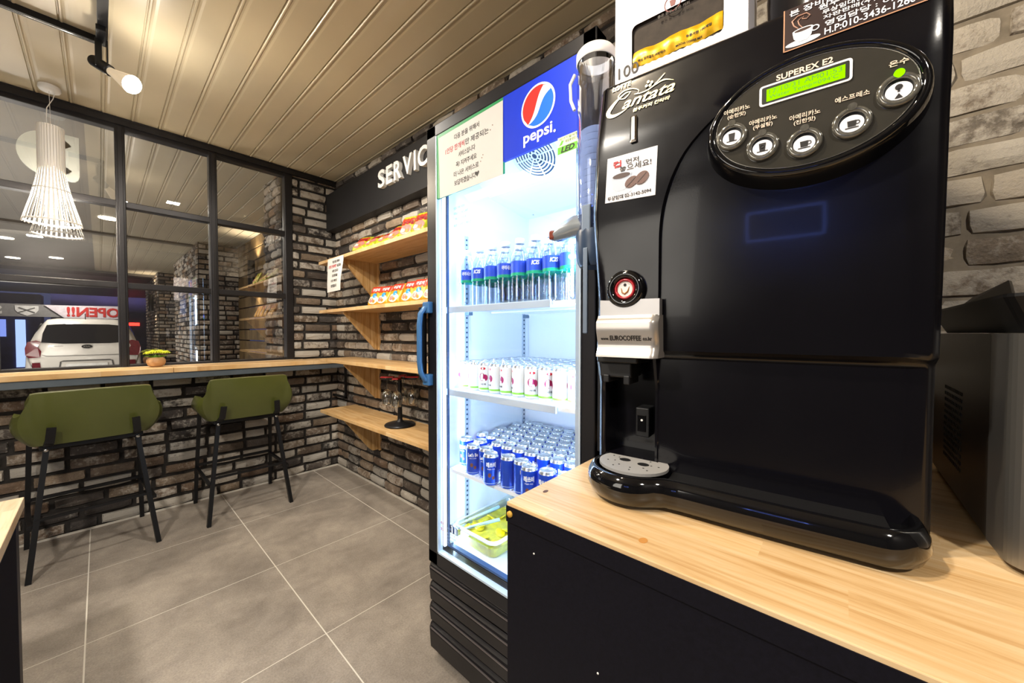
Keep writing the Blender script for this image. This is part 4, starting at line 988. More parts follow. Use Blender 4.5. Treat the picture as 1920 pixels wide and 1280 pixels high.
def make_can(kind, h=.107, r=.0275):
    t = thing('juice_can' if kind else 'coffee_can', 'x', 'can', world=False); F = cylf((0,0), r, 0)
    P = can_prof(r, h)
    bd = obj('can_body', MB().lathe(P[2:5], (0,0,0), 28, cap=False), pm('can_white', '#eef0f0', .3, .0, var=0) if kind else pm('can_blue', '#1d4fd0', .28, .35, var=.03), t)
    obj('lid', merge(MB().lathe(P[4:], (0,0,0), 28), MB().lathe(P[:3], (0,0,0), 28, cap=False), MB().box((-.004, -.012, h-.004), (.006, .012, h-.0025), .0005)), M_ALU, t)
    el = lambda a, b, ra, rb, d=.0004, n=18: plate(F, [(a+ra*cos(2*pi*i/n), b+rb*sin(2*pi*i/n)) for i in range(n)][::1], d-.0004, d)
    if kind:
        obj('base_band', MB().lathe([(r+.0003, .007), (r+.0003, .014)], (0,0,0), 28, cap=False), pm('band_green', '#8ccf4a', .4, var=0), bd)
        M_AP = pm('apple_magenta', '#a8195a', .4, var=.1); M_LOG = pm('logo_red', '#c8202c', .4, var=0)
        for o_ in (-.043, .043):
            obj('printed_apple', merge(el(o_-.004, .054, .0125, .015), el(o_+.009, .052, .009, .012, .0007)), M_AP, bd)
            obj('printed_apple_slice', el(o_+.004, .040, .005, .008, .001), M_PRINTW, bd)
            obj('printed_logo', el(o_, .086, .010, .005), M_LOG, bd)
            obj('lettering', txt('사과', (o_-.010, .024, o_+.012, .031), F, .0005, .0003, .02), M_INK, bd)
    else:
        obj('lettering', txt("Let's Be", (-.060, .068, -.022, .082), F, .0004, .0003, .03), M_PRINTW, bd)
        obj('lettering', txt('레쓰비', (.012, .064, .046, .082), F, .0004, .0003, .04), M_PRINTW, bd)
        obj('lettering', merge(txt('MILD COFFEE', (-.054, .060, -.028, .0635), F, .0004, .0003), txt('마일드 커피', (.016, .056, .042, .0605), F, .0004, .0003)), M_PRINTW, bd)
        M_BN = pm('bean_print', '#7a4a3a', .5, var=.2)
        for o_ in (-.041, .029): obj('printed_bean', merge(el(o_-.005, .037, .006, .0075), el(o_+.008, .028, .005, .006)), M_BN, bd)
        obj('base_line', MB().lathe([(r+.0003, .007), (r+.0003, .0095)], (0,0,0), 28, cap=False), pm('pale_line', '#9db8ea', .4, var=0), bd)
    return t
c1 = make_can(1); first = True
for i in range(7):
    for k in range(10):
        x = .978 + i*.058; y = 1.125 - k*.0575 + (0 if i % 2 == 0 else .002)
        if i > 0 and k == 0 and i % 2: pass
        c = c1 if first else copy_tree(c1); first = False
        c.location = (x + rn.uniform(-.0012, .0012), y, 1.0825); c.rotation_euler.z = R(225 + rn.choice((90, 90, 0, -80, 20)) + rn.uniform(-25, 25))
        tag(c, ('%s white juice can from the left in the middle fridge shelf front row' % words_[k]) if i == 0 else 'white apple juice can packed behind the front row on the middle fridge shelf', 'can', 'juice cans in the fridge')
c0 = make_can(0); first = True
front = [(.985, 1.128), (1.0, 1.062), (.938, 1.035), (.945, .972), (.912, .915), (.932, .850), (.930, .788), (.905, .735), (.915, .672), (.925, .610)]
pos = [(x, y, True, i) for i, (x, y) in enumerate(front)]
for i in range(1, 8):
    for k in range(10):
        x = .965 + i*.0555; y = 1.128 - k*.0565 - (.028 if i % 2 else 0)
        if all((x-a)**2 + (y-b)**2 > .0555**2 for a, b in front) and y > .575: pos.append((x, y, False, 0))
for x, y, f, i in pos:
    c = c0 if first else copy_tree(c0); first = False
    c.location = (x, y, .7725); face = (225-100, 225+84, 225+84, 225+70, 225-60, 225+180, 225+110, 225-70, 225-100, 225+60)[i] if f else 225 + rn.uniform(-180, 180)
    c.rotation_euler.z = R(face)
    tag(c, ('%s blue coffee can from the left at the lower fridge shelf front' % words_[i]) if f else 'blue coffee can packed behind the front ones on the lower fridge shelf', 'can', 'coffee cans in the fridge')

# pickled radish tub, tongs, film
t = thing('food_tub', 'clear plastic tub of yellow pickled radish at the bottom of the fridge', 'tub', (1.08, 1.04, .463))
M_TUB = glass_mat('clear_plastic', (.90, .95, .93, 1), .08, 1.4, .1)
rg = lambda x0, y0, x1, y1, r, z: [(x, y, z) for x, y in rrect(x0, y0, x1, y1, r, 4)]
obj('tub', MB().loft([rg(.955, .945, 1.27, 1.135, .025, .4635), rg(.935, .925, 1.29, 1.155, .03, .535)], True, False, True).add(rg(.955, .945, 1.27, 1.135, .025, .4635), [tuple(range(20))]) if False else MB().loft([rg(.955, .945, 1.27, 1.135, .025, .4635), rg(.935, .925, 1.29, 1.155, .03, .535)], True, False, False), M_TUB, t)
obj('rim', MB().loft([rg(.937, .927, 1.288, 1.153, .03, .533), rg(.924, .914, 1.301, 1.161, .035, .534), rg(.924, .914, 1.301, 1.161, .035, .538), rg(.940, .930, 1.285, 1.150, .03, .538)], True, False, False), pm('tub_rim', '#e6eef0', .3, var=0), t)
obj('pickles_liquid', MB().loft([rg(.958, .948, 1.267, 1.132, .025, .465), rg(.945, .935, 1.28, 1.145, .03, .505)], True, True, False), pm('radish_yellow', '#cfc83a', .3, var=.25, vscale=40), t)
rk = random.Random(2); t2 = None
for k in range(26):
    x = .965 + .30*rk.random(); y = .955 + .17*rk.random(); a = rk.uniform(-.7, .7); b = rk.uniform(-.6, .6)
    M_ = Matrix.Translation((x, y, .510 + rk.uniform(0, .010))) @ Matrix.Rotation(a, 4, 'X') @ Matrix.Rotation(b, 4, 'Y')
    s = obj('radish_slice', MB().lathe([(.001, -.002), (.019, -.002), (.020, 0), (.019, .002), (.001, .002)], seg=16, M=M_), pm('radish_slice_yellow', '#ecd916', .3, var=.1, coat=.4), None)
    for v in s.data.vertices: v.co -= Vector((x, y, .505))
    s.location = (x, y, .505); tag(s, 'bright yellow pickled radish slice lying in the clear tub in the fridge', 'radish slice', 'radish slices in the tub')
t = thing('tongs', 'steel serving tongs with pale blue handles lying across the tub rim', 'tongs', (.99, 1.08, .539))
for q, (a, b) in enumerate((((.925, 1.135, .535), (1.13, 1.085, .556)), ((.918, 1.105, .532), (1.06, 1.015, .552)))):
    a, b = Vector(a), Vector(b); mid = a + (b-a)*.25
    arm = obj('arm', MB().bar(a, b, .012, .003), M_CHROME, t)
    obj('grip', MB().tube([mid, b], [.0055, .007], 8), pm('pale_blue_plastic', '#a8d0e8', .4, var=0), arm)
obj('hinge_end', MB().box((.908, 1.095, .515), (.926, 1.145, .545), .003), M_CHROME, t)
t = single('plastic_film', MB().grid(8, 8, lambda u, v: (1.02 + .16*u + .02*math.sin(v*5), .925 + .06*v*math.sin(u*3) + .02*math.sin(u*9+v*4), .545 + .095*v*(1-.4*abs(2*u-1)))), glass_mat('thin_film', (.93, .97, .97, 1), .10, 1.3, .08), 'crumpled clear plastic film standing up from the near side of the food tub', 'film', (1.1, .93, .54))
# ------------------------------------------------------------------ the counter
t = thing('serving_counter', 'black fronted counter with pine top carrying the coffee machine', 'counter', (1.0, -.3, 0))
obj('body', MB().box((.481, -1.30, 0), (XR-.045, .441, .988)), pm('counter_black_laminate', '#0a0912', .6, .0, var=.25, vscale=180, bump=.1, bscale=300, spec=.18), t)
wt = obj('worktop', MB().box((.480, -1.302, .988), (XR-.043, .442, 1.0), .0015), M_PINE, t)
obj('edge_strip', MB().box((.4785, -1.30, .9655), (.4805, .442, .9935)).box((.4805, .4415, .9655), (XR-.045, .4435, .9935)), MATS['counter_black_laminate'], t)
obj('dowel_plug', MB().lathe([(.0055, 0), (.0055, -.003), (.001, -.003)], (.4785, .432, .981), 18, 'X'), pm('yellow_plug', '#c99a3a', .5, var=0), t)
m = MB()
for x, y, a, b in ((.560, .415, .007, .004), (.70, .30, .003, .002)): m = merge(m, disc(plane((x, y, 1.0), (1,0,0), (0,1,0), (0,0,1)), 0, 0, a, b, -.001, .0003, 14))
obj('knot', m, pm('knot_brown', '#4a2c17', .6, var=.2), wt)
m = disc(plane((.52, .21, 1.0), (1,0,0), (0,1,0), (0,0,1)), 0, 0, .008, .006, -.001, .0003, 14); obj('knot', m, pm('knot_pale', '#b9803f', .5), wt)
m = MB()
for y, z in ((.38, .93), (.26, .80)): m = merge(m, MB().lathe([(.0016, 0), (.0016, -.0008), (.0003, -.0008)], (.4806, y, z), 8, 'X'))
obj('pin', m, M_WHITE, t)

# ------------------------------------------------------------------ coffee machine
MP = (.72593, -.09343, 1.0); AZ = R(95)
MC = (MP[0] + .2315*cos(AZ), MP[1] + .2315*sin(AZ), 1.0005)
cmx = thing('coffee_machine', 'glossy black coffee machine with oval button panel and green display on the counter', 'coffee machine', MC, R(-85), world=False)
NTM = NT('machine_black_gloss'); v_ = NTM.coord()
NTM.b.inputs['Base Color'].default_value = (.0035, .0033, .0048, 1); NTM.b.inputs['Roughness'].default_value = .2
NTM.l(NTM.ramp(NTM.noise(v_, 5, 4), [(.3, (.14, .14, .14, 1)), (.7, (.25, .25, .25, 1))]), NTM.b.inputs['Roughness'])
NTM.b.inputs['Coat Weight'].default_value = .12; NTM.b.inputs['Coat Roughness'].default_value = .05; NTM.b.inputs['Specular IOR Level'].default_value = .28
NTM.bump(NTM.noise(v_, 420, 2), .05, .0006)
M_MB = NTM.m
M_GB = pm('gloss_black', '#0a0a0c', .07, 0, var=0, coat=.5); M_MATB = pm('matt_black', '#0d0d0f', .5, var=.1)
ARCH = [(0, .346), (.24, .345), (.30, .340), (.36, .337), (.48, .335), (.521, .330), (.567, .316), (.609, .293), (.647, .25), (.672, .21), (.78, .18)]
def interp(T, x):
    for (a, b), (c, d) in zip(T, T[1:]):
        if x <= c: return b + (d-b)*(x-a)/(c-a)
    return T[-1][1]
def uc(h): # smoothed arch
    return sum(interp(ARCH, max(0, h+k*.008)) for k in (-2, -1, 0, 1, 2))/5
BL = [(0, .004), (.20, .004), (.26, .024), (.36, .036), (.50, .044), (.66, .044), (.777, .030)]
BA = [(0, .0), (.254, .004), (.258, .005), (.268, .020), (.36, .026), (.50, .033), (.58, .036), (.66, .042), (.777, .030)]
UL = [(0, .468), (.25, .468), (.36, .457), (.53, .466), (.777, .455)]
def front(u, h, reg):
    """outward offset of the front skin; reg 0 = left column and head, 1 = inside the arch"""
    l = interp(BL, h); a = interp(BA, h); k = sst(.66, .70, h)
    n = l if reg == 0 else (a*(1-k) + l*k)
    n -= .012*(1-sst(0, .014, u))**2 + .012*(1-sst(0, .014, interp(UL, h)-u))**2 + .010*(sst(.765, .777, h))**2
    return n
hs_ = [0.012, .03, .058, .0585, .0615] + [.08+.02*i for i in range(8)] + [.2465, .2485, .2515, .254, .258, .263, .268, .275] + [.29+.0125*i for i in range(38)] + [.762, .768, .773, .777]
rows = []; tags = []
for h in hs_:
    ul = interp(UL, h); c = uc(h); row = []
    L = [ul, ul-.003, ul-.007, ul-.0125, .4505, .4485] + [.4485 - (.4485-.3555)*k/8 for k in range(1, 8)] + [.3555, .3535] + [.3535 + (c+.004-.3535)*k/4 for k in (1, 2, 3, 4)]
    Rr = [c+.002, c, c-.004] + [(c-.004)*(1-k/26) for k in range(1, 24)] + [.012, .007, .003, 0]
    Rr = sorted(set(round(x, 6) for x in Rr), reverse=True)
    while len(Rr) < 30: Rr.insert(5, (Rr[4]+Rr[5])/2)
    for i, u in enumerate(L):
        n = front(u, h, 0)
        if 5 <= i <= 13 and .060 <= h <= .2495: n = -.05
        row.append((u, h, n))
    for i, u in enumerate(Rr): row.append((u, h, front(u, h, 0) if i == 0 and False else front(u, h, 1)))
    rows.append(row)
nc = min(len(r) for r in rows)
def G(u, h, n): return (.2315-u, -n, h)
m = MB(); vs = [G(*p) for r in rows for p in r[:nc]]; nr = len(rows)
fs = [(i*nc+j, (i+1)*nc+j, (i+1)*nc+j+1, i*nc+j+1) for i in range(nr-1) for j in range(nc-1)]
fs = [tuple(reversed(f)) for f in fs]
m.add(vs, fs, True)
mb = obj('front_panel', m, M_MB, cmx)
md = mb.modifiers.new('edges', 'EDGE_SPLIT'); md.split_angle = R(50)
m = MB(); D = .44
side = lambda col: [(rows[i][col]) for i in range(nr)]
for col, flip in ((0, 0), (nc-1, 1)):
    s = side(col); vs = [G(*p) for p in s] + [(.2315-p[0], D, p[1]) for p in s]
    f = [(i, i+1, nr+i+1, nr+i) for i in range(nr-1)]; m.add(vs, [tuple(reversed(x)) for x in f] if flip else f)
tp = [G(*p) for p in rows[-1][:nc]]; m.add(tp + [(p[0], D, .777) for p in tp], [(i, i+1, nc+i+1, nc+i) for i in range(nc-1)])
m.box((-.22, .0, .004), (.225, D, .013)).box((-.235, D-.003, .012), (.2315, D, .777))
obj('casing', m, M_MATB, cmx)
for x in (-.19, .19):
    for y in (.04, .38): obj('foot', MB().lathe([(.016, 0), (.016, .012), (.001, .012)], (x, y, 0), 14), M_MATB, cmx)
PL = lambda n: plane((.2315, -n, 0), (-1, 0, 0), (0, 0, 1), (0, -1, 0))  # a = u, grows to the left
PT = lambda n: plane((0, -n, 0), (1, 0, 0), (0, 0, 1), (0, -1, 0))        # a = x, reading direction
def U(u): return .2315-u
def SK(u, b):
    k = 1 + (.045 - interp(BL, b))*1.5; return .15+(u-.15)*k, .3+(b-.3)*k
def SL(u, b, d=0):   # follows the slightly leaning head of the machine
    u2, b2 = SK(u, b); return Vector((.2315-u2, -(interp(BL, b2)+.0006+d), b2))
def ST(x, b, d=0): return SL(.2315-x, b, d)
def TX(body, u0, h0, u1, h1, n, mat, parent, **k): return obj('lettering', txt(body, (U(u0), h0, U(u1), h1), PT(n) if isinstance(n, float) else n, **k), mat, parent)
# chute under the nozzle cover and cup sensor in the recess
obj('cup_chute', MB().box((U(.456), -.035, .243), (U(.377), .04, .256), .003).box((U(.452), -.030, .215), (U(.390), .03, .243), .003).box((U(.444), -.034, .205), (U(.432), .02, .22), .002).box((U(.404), -.034, .203), (U(.392), .02, .22), .002), M_MATB, cmx)
sn = obj('cup_sensor', MB().box((U(.401), .030, .092), (U(.374), .052, .150), .002), M_MATB, cmx)
obj('sensor_window', MB().box((U(.397), .0285, .102), (U(.380), .031, .136), .001), M_GB, sn)
obj('sensor_dot', disc(PT(-.0284), U(.388), .126, .0022, .0022, 0, .001, 10), M_WHITE, sn)
# silver nozzle cover: upper plate hollowed round the red button, lower bowed flap
NS = pm('brushed_silver', '#a7a5a5', .34, .75, var=.05, vscale=3)
arc = [(.397 + .037*cos(R(a)), .380 + .037*sin(R(a))) for a in range(-30, -151, -10)]
pts = [(.4435, .3625), (.4435, .331), (.3285, .331), (.3285, .3595), (.3655, .3605)] + [(u, h) for u, h in [(.397 - (x-.397), z) for x, z in arc][::-1]][::-1] + [(.4285, .3615)]
pts = [(.4445, .3625), (.4445, .331), (.3355, .331), (.3355, .3605), (.3610, .3610)] + [(.397 - .037*cos(R(a)), .384 - .037*sin(R(a))) for a in range(38, 143, 8)] + [(.4330, .3615)]
cv = obj('nozzle_cover', plate(PL(.03), pts, .0, .018), NS, cmx, fix=True)
def flap(s, v):
    h = .3325 - .0765*v; n = .054 + .010*sst(0, .18, v) - .008*sst(.30, .75, v) + .008*sst(.72, 1, v)
    u = .4455 - .110*s; n -= .010*sst(.92, 1, s)**2
    return G(u, h, n)
m = MB().grid(24, 22, flap)
m.grid(24, 22, lambda s, v: tuple(Vector(flap(1-s, v)) + Vector((0, .04, 0))))
for e in (0, 1): m.grid(1, 22, lambda k, v: tuple(Vector(flap(e, v)) + Vector((0, .04*(k if e else 1-k), 0))))
for e in (0, 1): m.grid(24, 1, lambda s, k: tuple(Vector(flap(s, e)) + Vector((0, .04*(k if not e else 1-k), 0))))
fl = obj('nozzle_flap', m, pm('satin_champagne_silver', '#b9b4b0', .3, .7, var=.04, vscale=3), cmx)
md = fl.modifiers.new('edges', 'EDGE_SPLIT'); md.split_angle = R(50)
pfl = lambda a, b, d=0: Vector(flap((.4455-(.2315-a))/.110, (.3325-b)/.0765)) + Vector((0, -.0006-d, 0))
obj('lettering', merge(txt('www.', (U(.438), .287, U(.422), .291), pfl, .0, .0003, .02), txt('EUROCOFFEE', (U(.420), .2865, U(.363), .2955), pfl, .0, .0003, .022), txt('co.kr', (U(.360), .287, U(.344), .2935), pfl, .0, .0003, .022)), M_INK, fl)
# return button on the left column
bt = obj('red_button', ring(PL(.038), .397, .381, .035, .035, .016, -.004, .016, 36), M_GB, cmx)
obj('button_ring', ring(PL(.038), .397, .381, .0195, .0195, .0055, .004, .012, 32), pm('red_ring', '#a31a25', .25, var=.35, vscale=300, coat=.5), bt)
bf = obj('button_face', disc(PL(.038), .397, .381, .0145, .0145, 0, .0085, 28), pm('pale_button', '#ded6cf', .4, var=0), bt)
obj('printed_mark', merge(disc(PL(.038), .397, .3885, .0028, .0028, .0087, .0092, 12), ), M_INK, bf)
m = MB().tube([PL(.038)(.404, .383, .009), PL(.038)(.402, .375, .0092), PL(.038)(.3975, .372, .0092), PL(.038)(.392, .376, .0092), PL(.038)(.389, .385, .009)], [.0006, .0014, .0016, .0014, .0006], 6); obj('printed_smile', m, pm('mark_gold', '#9a6a35', .5, var=0), bf)
# maker's logo, top left
M_GOLD = pm('logo_gold', '#c9bb92', .35, .3, var=.05)
nl = .0445
TX('LOTTE', .4235, .7475, .3885, .7560, ST, M_GOLD, cmx, bold=.014, shear=.15)
TX('antata', .4050, .7090, .3135, .7250, ST, M_GOLD, cmx, bold=.012, shear=.45)
TX('원두커피 칸타타', .3850, .6975, .3215, .7040, ST, M_GOLD, cmx, bold=.022, shear=.2)
PG = SL
def swash(pts, w, name='logo_swash'):
    q = []
    P = [Vector((a, b, 0)) for a, b in pts]; P = [P[0]] + P + [P[-1]]; W_ = [w[0]] + list(w) + [w[-1]]
    for i in range(1, len(P)-2):
        for k in range(6):
            t_ = k/6; a, b, c, d = P[i-1:i+3]
            p = .5*((2*b) + (c-a)*t_ + (2*a-5*b+4*c-d)*t_*t_ + (3*b-a-3*c+d)*t_**3); q.append((p, W_[i]*(1-t_)+W_[i+1]*t_))
    q.append((P[-1], W_[-1])); m = MB(); vs = []
    for i, (p, ww) in enumerate(q):
        d = (q[min(i+1, len(q)-1)][0] - q[max(0, i-1)][0]).normalized(); n = Vector((-d.y, d.x, 0))
        for s in (-1, 1): r = p + n*ww*s; vs.append(PG(r.x, r.y, .0008))
    m.add(vs, [(2*i, 2*i+1, 2*i+3, 2*i+2) for i in range(len(q)-1)]); return m
m = swash([(.390, .7365), (.399, .7370), (.413, .7300), (.424, .7215), (.431, .7130), (.430, .7065), (.421, .7030), (.407, .7045), (.396, .7085)], [.0004, .0012, .0018, .0032, .0042, .0038, .0028, .0014, .0004])
m = merge(m, swash([(.389, .7365), (.399, .7285), (.409, .7300), (.412, .7360), (.402, .7420), (.387, .7405), (.3755, .7340), (.3765, .7290), (.383, .7290), (.373, .7270), (.359, .7275), (.345, .7320), (.331, .7340), (.316, .7275)], [.0005, .0008, .0008, .0009, .0010, .0009, .0006, .0005, .0005, .0008, .0010, .0012, .0013, .0002]),
          swash([(.348, .7325), (.339, .7380), (.3335, .7425), (.3300, .7450)], [.0006, .0010, .0010, .0003]))
for a, b in ((.358, .7405), (.352, .7375), (.361, .7345), (.355, .7335)): m = merge(m, disc(PG, a, b, .0025, .0025, .001, .0018, 12))
obj('logo_swash', m, M_GOLD, cmx)
obj('chrome_tab', MB().loft([[SL(a, b, d) for a, b in rrect(.3770+k, .6430+k, .3890-k, .6900-k, .002, 2)] for k, d in ((0, -.003), (0, .003), (.003, .006))], True, True, False), M_CHROME, cmx)
# cup sticker
st_ = obj('cup_sticker', plate(PL(nl), [(.4370, .5455), (.3450, .5415), (.3415, .6260), (.4325, .6275)], .0, .0006), pm('sticker_grey_white', '#d6d3d8', .45, var=.02), cmx, fix=True)
n_ = nl + .0006
TX('컵', .4215, .6065, .4060, .6185, n_, M_RED, st_, bold=.012); TX('먼저', .3970, .6085, .3740, .6170, n_, M_INK, st_); TX('놓으세요!', .4090, .5960, .3520, .6075, n_, M_INK, st_)
M_CUPW = pm('printed_cup', '#aeb7c6', .5, var=0); M_COF = pm('printed_coffee', '#3b2620', .5, var=.1)
PS_ = PL(n_); E = lambda a, b, ra, rb, d, tilt=0: plate(PS_, [(a + ra*cos(2*pi*i/20)*cos(tilt) - rb*sin(2*pi*i/20)*sin(tilt), b + ra*cos(2*pi*i/20)*sin(tilt) + rb*sin(2*pi*i/20)*cos(tilt)) for i in range(20)][::-1], d-.0003, d)
obj('printed_saucer', E(.408, .5600, .022, .006, .0004), pm('printed_shade', '#b9bec9', .5, var=0), st_)
obj('printed_cup', merge(plate(PS_, [(.4250, .5890), (.3860, .5910), (.3900, .5700), (.4000, .5630), (.4140, .5625), (.4220, .5690)][::1], .0002, .0006), E(.4055, .5900, .0195, .0065, .0008)), M_CUPW, st_, fix=True)
obj('printed_coffee', E(.4055, .5895, .0165, .0048, .0011), M_COF, st_)
obj('printed_bean', merge(E(.387, .5740, .0125, .0090, .0013, -.5), E(.3680, .5770, .0130, .0100, .0016, -.6)), pm('printed_brown_bean', '#5a3a30', .45, var=.25, vscale=300), st_)
obj('printed_crease', merge(E(.387, .5740, .0110, .0009, .0018, -.7), E(.3680, .5770, .0110, .0009, .0020, -.75)), M_COF, st_)
TX('무상임대 02-3142-5094', .4320, .5480, .3520, .5555, n_, MATS['printed_shade'] if False else M_INK, st_)
# oval control panel
ov = obj('panel_ring', MB().loft([[PL(0)(.141 + a*cos(2*pi*i/72), .600 + b*sin(2*pi*i/72), d) for i in range(72)] for a, b, d in ((.126, .090, .030), (.122, .086, .052), (.118, .082, .068), (.114, .078, .0735), (.109, .073, .0725), (.107, .071, .068))], True, False, True), M_GB, cmx)
OC = (.141, .600); PO = PL(.0705)
obj('panel_rim', MB().loft([[PL(0)(.141 + a*cos(2*pi*i/72), .600 + b*sin(2*pi*i/72), d) for i in range(72)] for a, b, d in ((.1075, .0715, .070), (.1068, .0708, .0716), (.106, .070, .070))], True, False, True), pm('rim_silver', '#8d8a84', .25, .8, var=0), cmx)
pn2 = obj('control_panel', disc(PL(.062), .141, .600, .107, .071, 0, .0085, 72), pm('smoked_panel', '#3a3833', .12, .2, var=.12, vscale=20, coat=.6), cmx)
M_TXT = pm('panel_print', '#e8d3c0', .5, var=0); NO = .0708
TX('SUPEREX E2', .1740, .6535, .1135, .6615, NO, M_TXT, pn2, bold=.022)
lcd = obj('display_frame', merge(plate(PO, rrect(.0945, .6235, .1935, .6520, .004, 3), 0, .0016), ), pm('display_white', '#dcdce0', .4, var=0), pn2)
obj('display_bezel', plate(PO, rrect(.0975, .6262, .1905, .6492, .002, 3), .0016, .0020), pm('display_dark', '#23261c', .4, var=0), lcd)
dsp = obj('display_screen', plate(PO, [(.1015, .6285), (.1850, .6285), (.1850, .6455), (.1015, .6455)], .0020, .0023), emit('display_green', '#9ae600', 1.0), lcd)
M_LCD = pm('display_ink', '#4a7a12', .6, var=0, emis='#4a7a12', es=.5)
TX('17/10/31 AM01:53', .1820, .6378, .1045, .6440, NO+.0024, M_LCD, dsp, d=.0001, ext=.0002); TX("Water Temp=094'C", .1820, .6295, .1080, .6362, NO+.0024, M_LCD, dsp, d=.0001, ext=.0002)
M_CLR = pm('clear_button_ring', '#74726b', .10, .6, var=.25, vscale=160, coat=.6); M_BW = pm('button_white', '#dedde2', .4, var=0)
def cupicon(b, k):
    P = PL(NO + .0040); a, h = b
    if k in (0, 1): sh = [(a-.0042, h+.006), (a+.0042, h+.006), (a+.0030, h-.0055), (a-.0030, h-.0055)]
    else: sh = [(a-.0045, h+.0035), (a+.0045, h+.0035), (a+.0038, h-.0038), (a-.0038, h-.0038)]
    if k == 4: return merge(disc(P, a, h+.0045, .0034, .0034, 0, .0003, 14), plate(P, [(a-.001, h+.003), (a+.001, h+.003), (a+.001, h-.001), (a-.001, h-.001)], 0, .0003), plate(P, [(a, h-.003), (a+.0036, h-.0085), (a-.0036, h-.0085)], 0, .0003))
    m = plate(P, sh, 0, .0003)
    m = merge(m, plate(P, [(a-.0065, h-.0048), (a+.0065, h-.0048), (a+.0065, h-.0058), (a-.0065, h-.0058)], 0, .0003))
    if k >= 2: m = merge(m, ring(P, a-.0052, h+.0005, .0026, .0026, .0009, 0, .0004, 12))
    if k == 1: m = merge(m, ring(P, a, h+.001, .0026, .0026, .0007, .0004, .0009, 12))
    return m
BT = [((.227, .5930), '아메리카노', '(순한맛)'), ((.189, .5670), '아메리카노', '(무설탕)'), ((.142, .5580), '아메리카노', '(진한맛)'), ((.0945, .5690), '에스프레소', None), ((.0530, .5940), '온수', None)]
for k, ((a, h), s1, s2_) in enumerate(BT):
    g = obj('button_ring', ring(PO, a, h, .0195, .0195, .0065, 0, .0052, 36), M_CLR, pn2)
    if k == 4: g['label'] = 'clear ring lit green around the hot water button'
    obj('button_well_shade', disc(PO, a, h, .0140, .0140, .0002, .0008, 28), M_MATB, g)
    bb = obj('push_button', disc(PO, a, h-.0022, .0118, .0105, .0008, .0040, 28), M_BW, g)  # set low so the black disc behind shows as shade at its top
    obj('printed_icon', cupicon((a, h-.0022), k), M_INK, bb)
    obj('indicator_lamp', disc(PO, a, h+.0185, .0048, .0048, 0, .0060, 18), emit('lamp_green', '#7ff000', 1.6) if k == 4 else M_CLR, g)
    w = .0165 if k < 3 else (.0165 if k == 3 else .0085)
    tz = h + (.0345 if s2_ else .0300)
    ta = a + (-.0055 if k == 0 else 0)
    TX(s1, ta+w, tz, ta-w, tz+.0070, NO, M_TXT, pn2, bold=.012)
    if s2_: TX(s2_, ta+.0115, tz-.0082, ta-.0115, tz-.0012, NO, M_TXT, pn2, bold=.012)
# contact sticker on the head
fy = obj('contact_sticker', plate(SL, [(.1670, .7045), (.0240, .7045), (.0240, .7640), (.1670, .7640)], -.001, .0006), pm('sticker_brown', '#2c1d1c', .4, var=.15), cmx)
obj('sticker_border', merge(plate(SL, [(.1670, .7045), (.1655, .7045), (.1655, .7640), (.1670, .7640)], .0006, .0010), plate(SL, [(.1670, .7045), (.0240, .7045), (.0240, .7058), (.1670, .7058)], .0006, .0010)), pm('border_copper', '#b98a6c', .4, var=0), fy)
nf_ = lambda a, b, d=0: ST(a, b, d+.0006); M_WT = pm('sticker_white', '#eef0f8', .5, var=0)
for b, r in (('본 장비는', (.160, .7515, .110, .7600)), ('원두 공급시', (.128, .7445, .070, .7520)), ('무상임대문의 02-3142', (.124, .7365, .040, .7430)), ('자판판매(주)02-3142', (.123, .7285, .036, .7350)), ('영업담당 : 이 형', (.121, .7195, .040, .7270)), ('H.P:010-3436-1260', (.1215, .7085, .0350, .7175))):
    TX(b, *r, nf_, M_WT, fy, bold=.012)
PF = lambda a, b, d=0: SL(a, b, d+.0006)
Ef = lambda a, b, ra, rb, d, tl=0: plate(PF, [(a + ra*cos(2*pi*i/24)*cos(tl) - rb*sin(2*pi*i/24)*sin(tl), b + ra*cos(2*pi*i/24)*sin(tl) + rb*sin(2*pi*i/24)*cos(tl)) for i in range(24)], d-.0003, d)
obj('printed_saucer', Ef(.145, .7115, .0195, .0042, .0006), pm('print_china', '#c9ced8', .4, var=.05), fy)
obj('printed_cup', merge(plate(PF, [(.1565, .7270), (.1335, .7270), (.1355, .7170), (.1400, .7120), (.1500, .7120), (.1550, .7180)], .0006, .0010), Ef(.145, .7272, .0116, .0030, .0013), ring(PF, .1315, .7235, .0048, .0040, .0014, .0006, .0012, 18)), pm('print_cup_white', '#eef1f6', .4, var=0), fy, fix=True)
obj('printed_coffee', Ef(.145, .7270, .0094, .0019, .0016), M_COF, fy)
m = MB(); pts_ = [(.150, .731), (.155, .737), (.157, .744), (.151, .7485), (.141, .7485), (.137, .744), (.141, .7405), (.146, .743), (.144, .746)]
q = []
m.tube([PF(a, b, .0006) for a, b in pts_], [.0005, .0009, .0011, .0011, .0010, .0009, .0008, .0006, .0004], 6)
m.tube([PF(a, b, .0006) for a, b in ((.145, .730), (.149, .736), (.1505, .742), (.146, .7455))], [.0004, .0008, .0008, .0003], 6)
obj('printed_steam', m, pm('print_steam', '#a8806e', .5, var=0), fy)
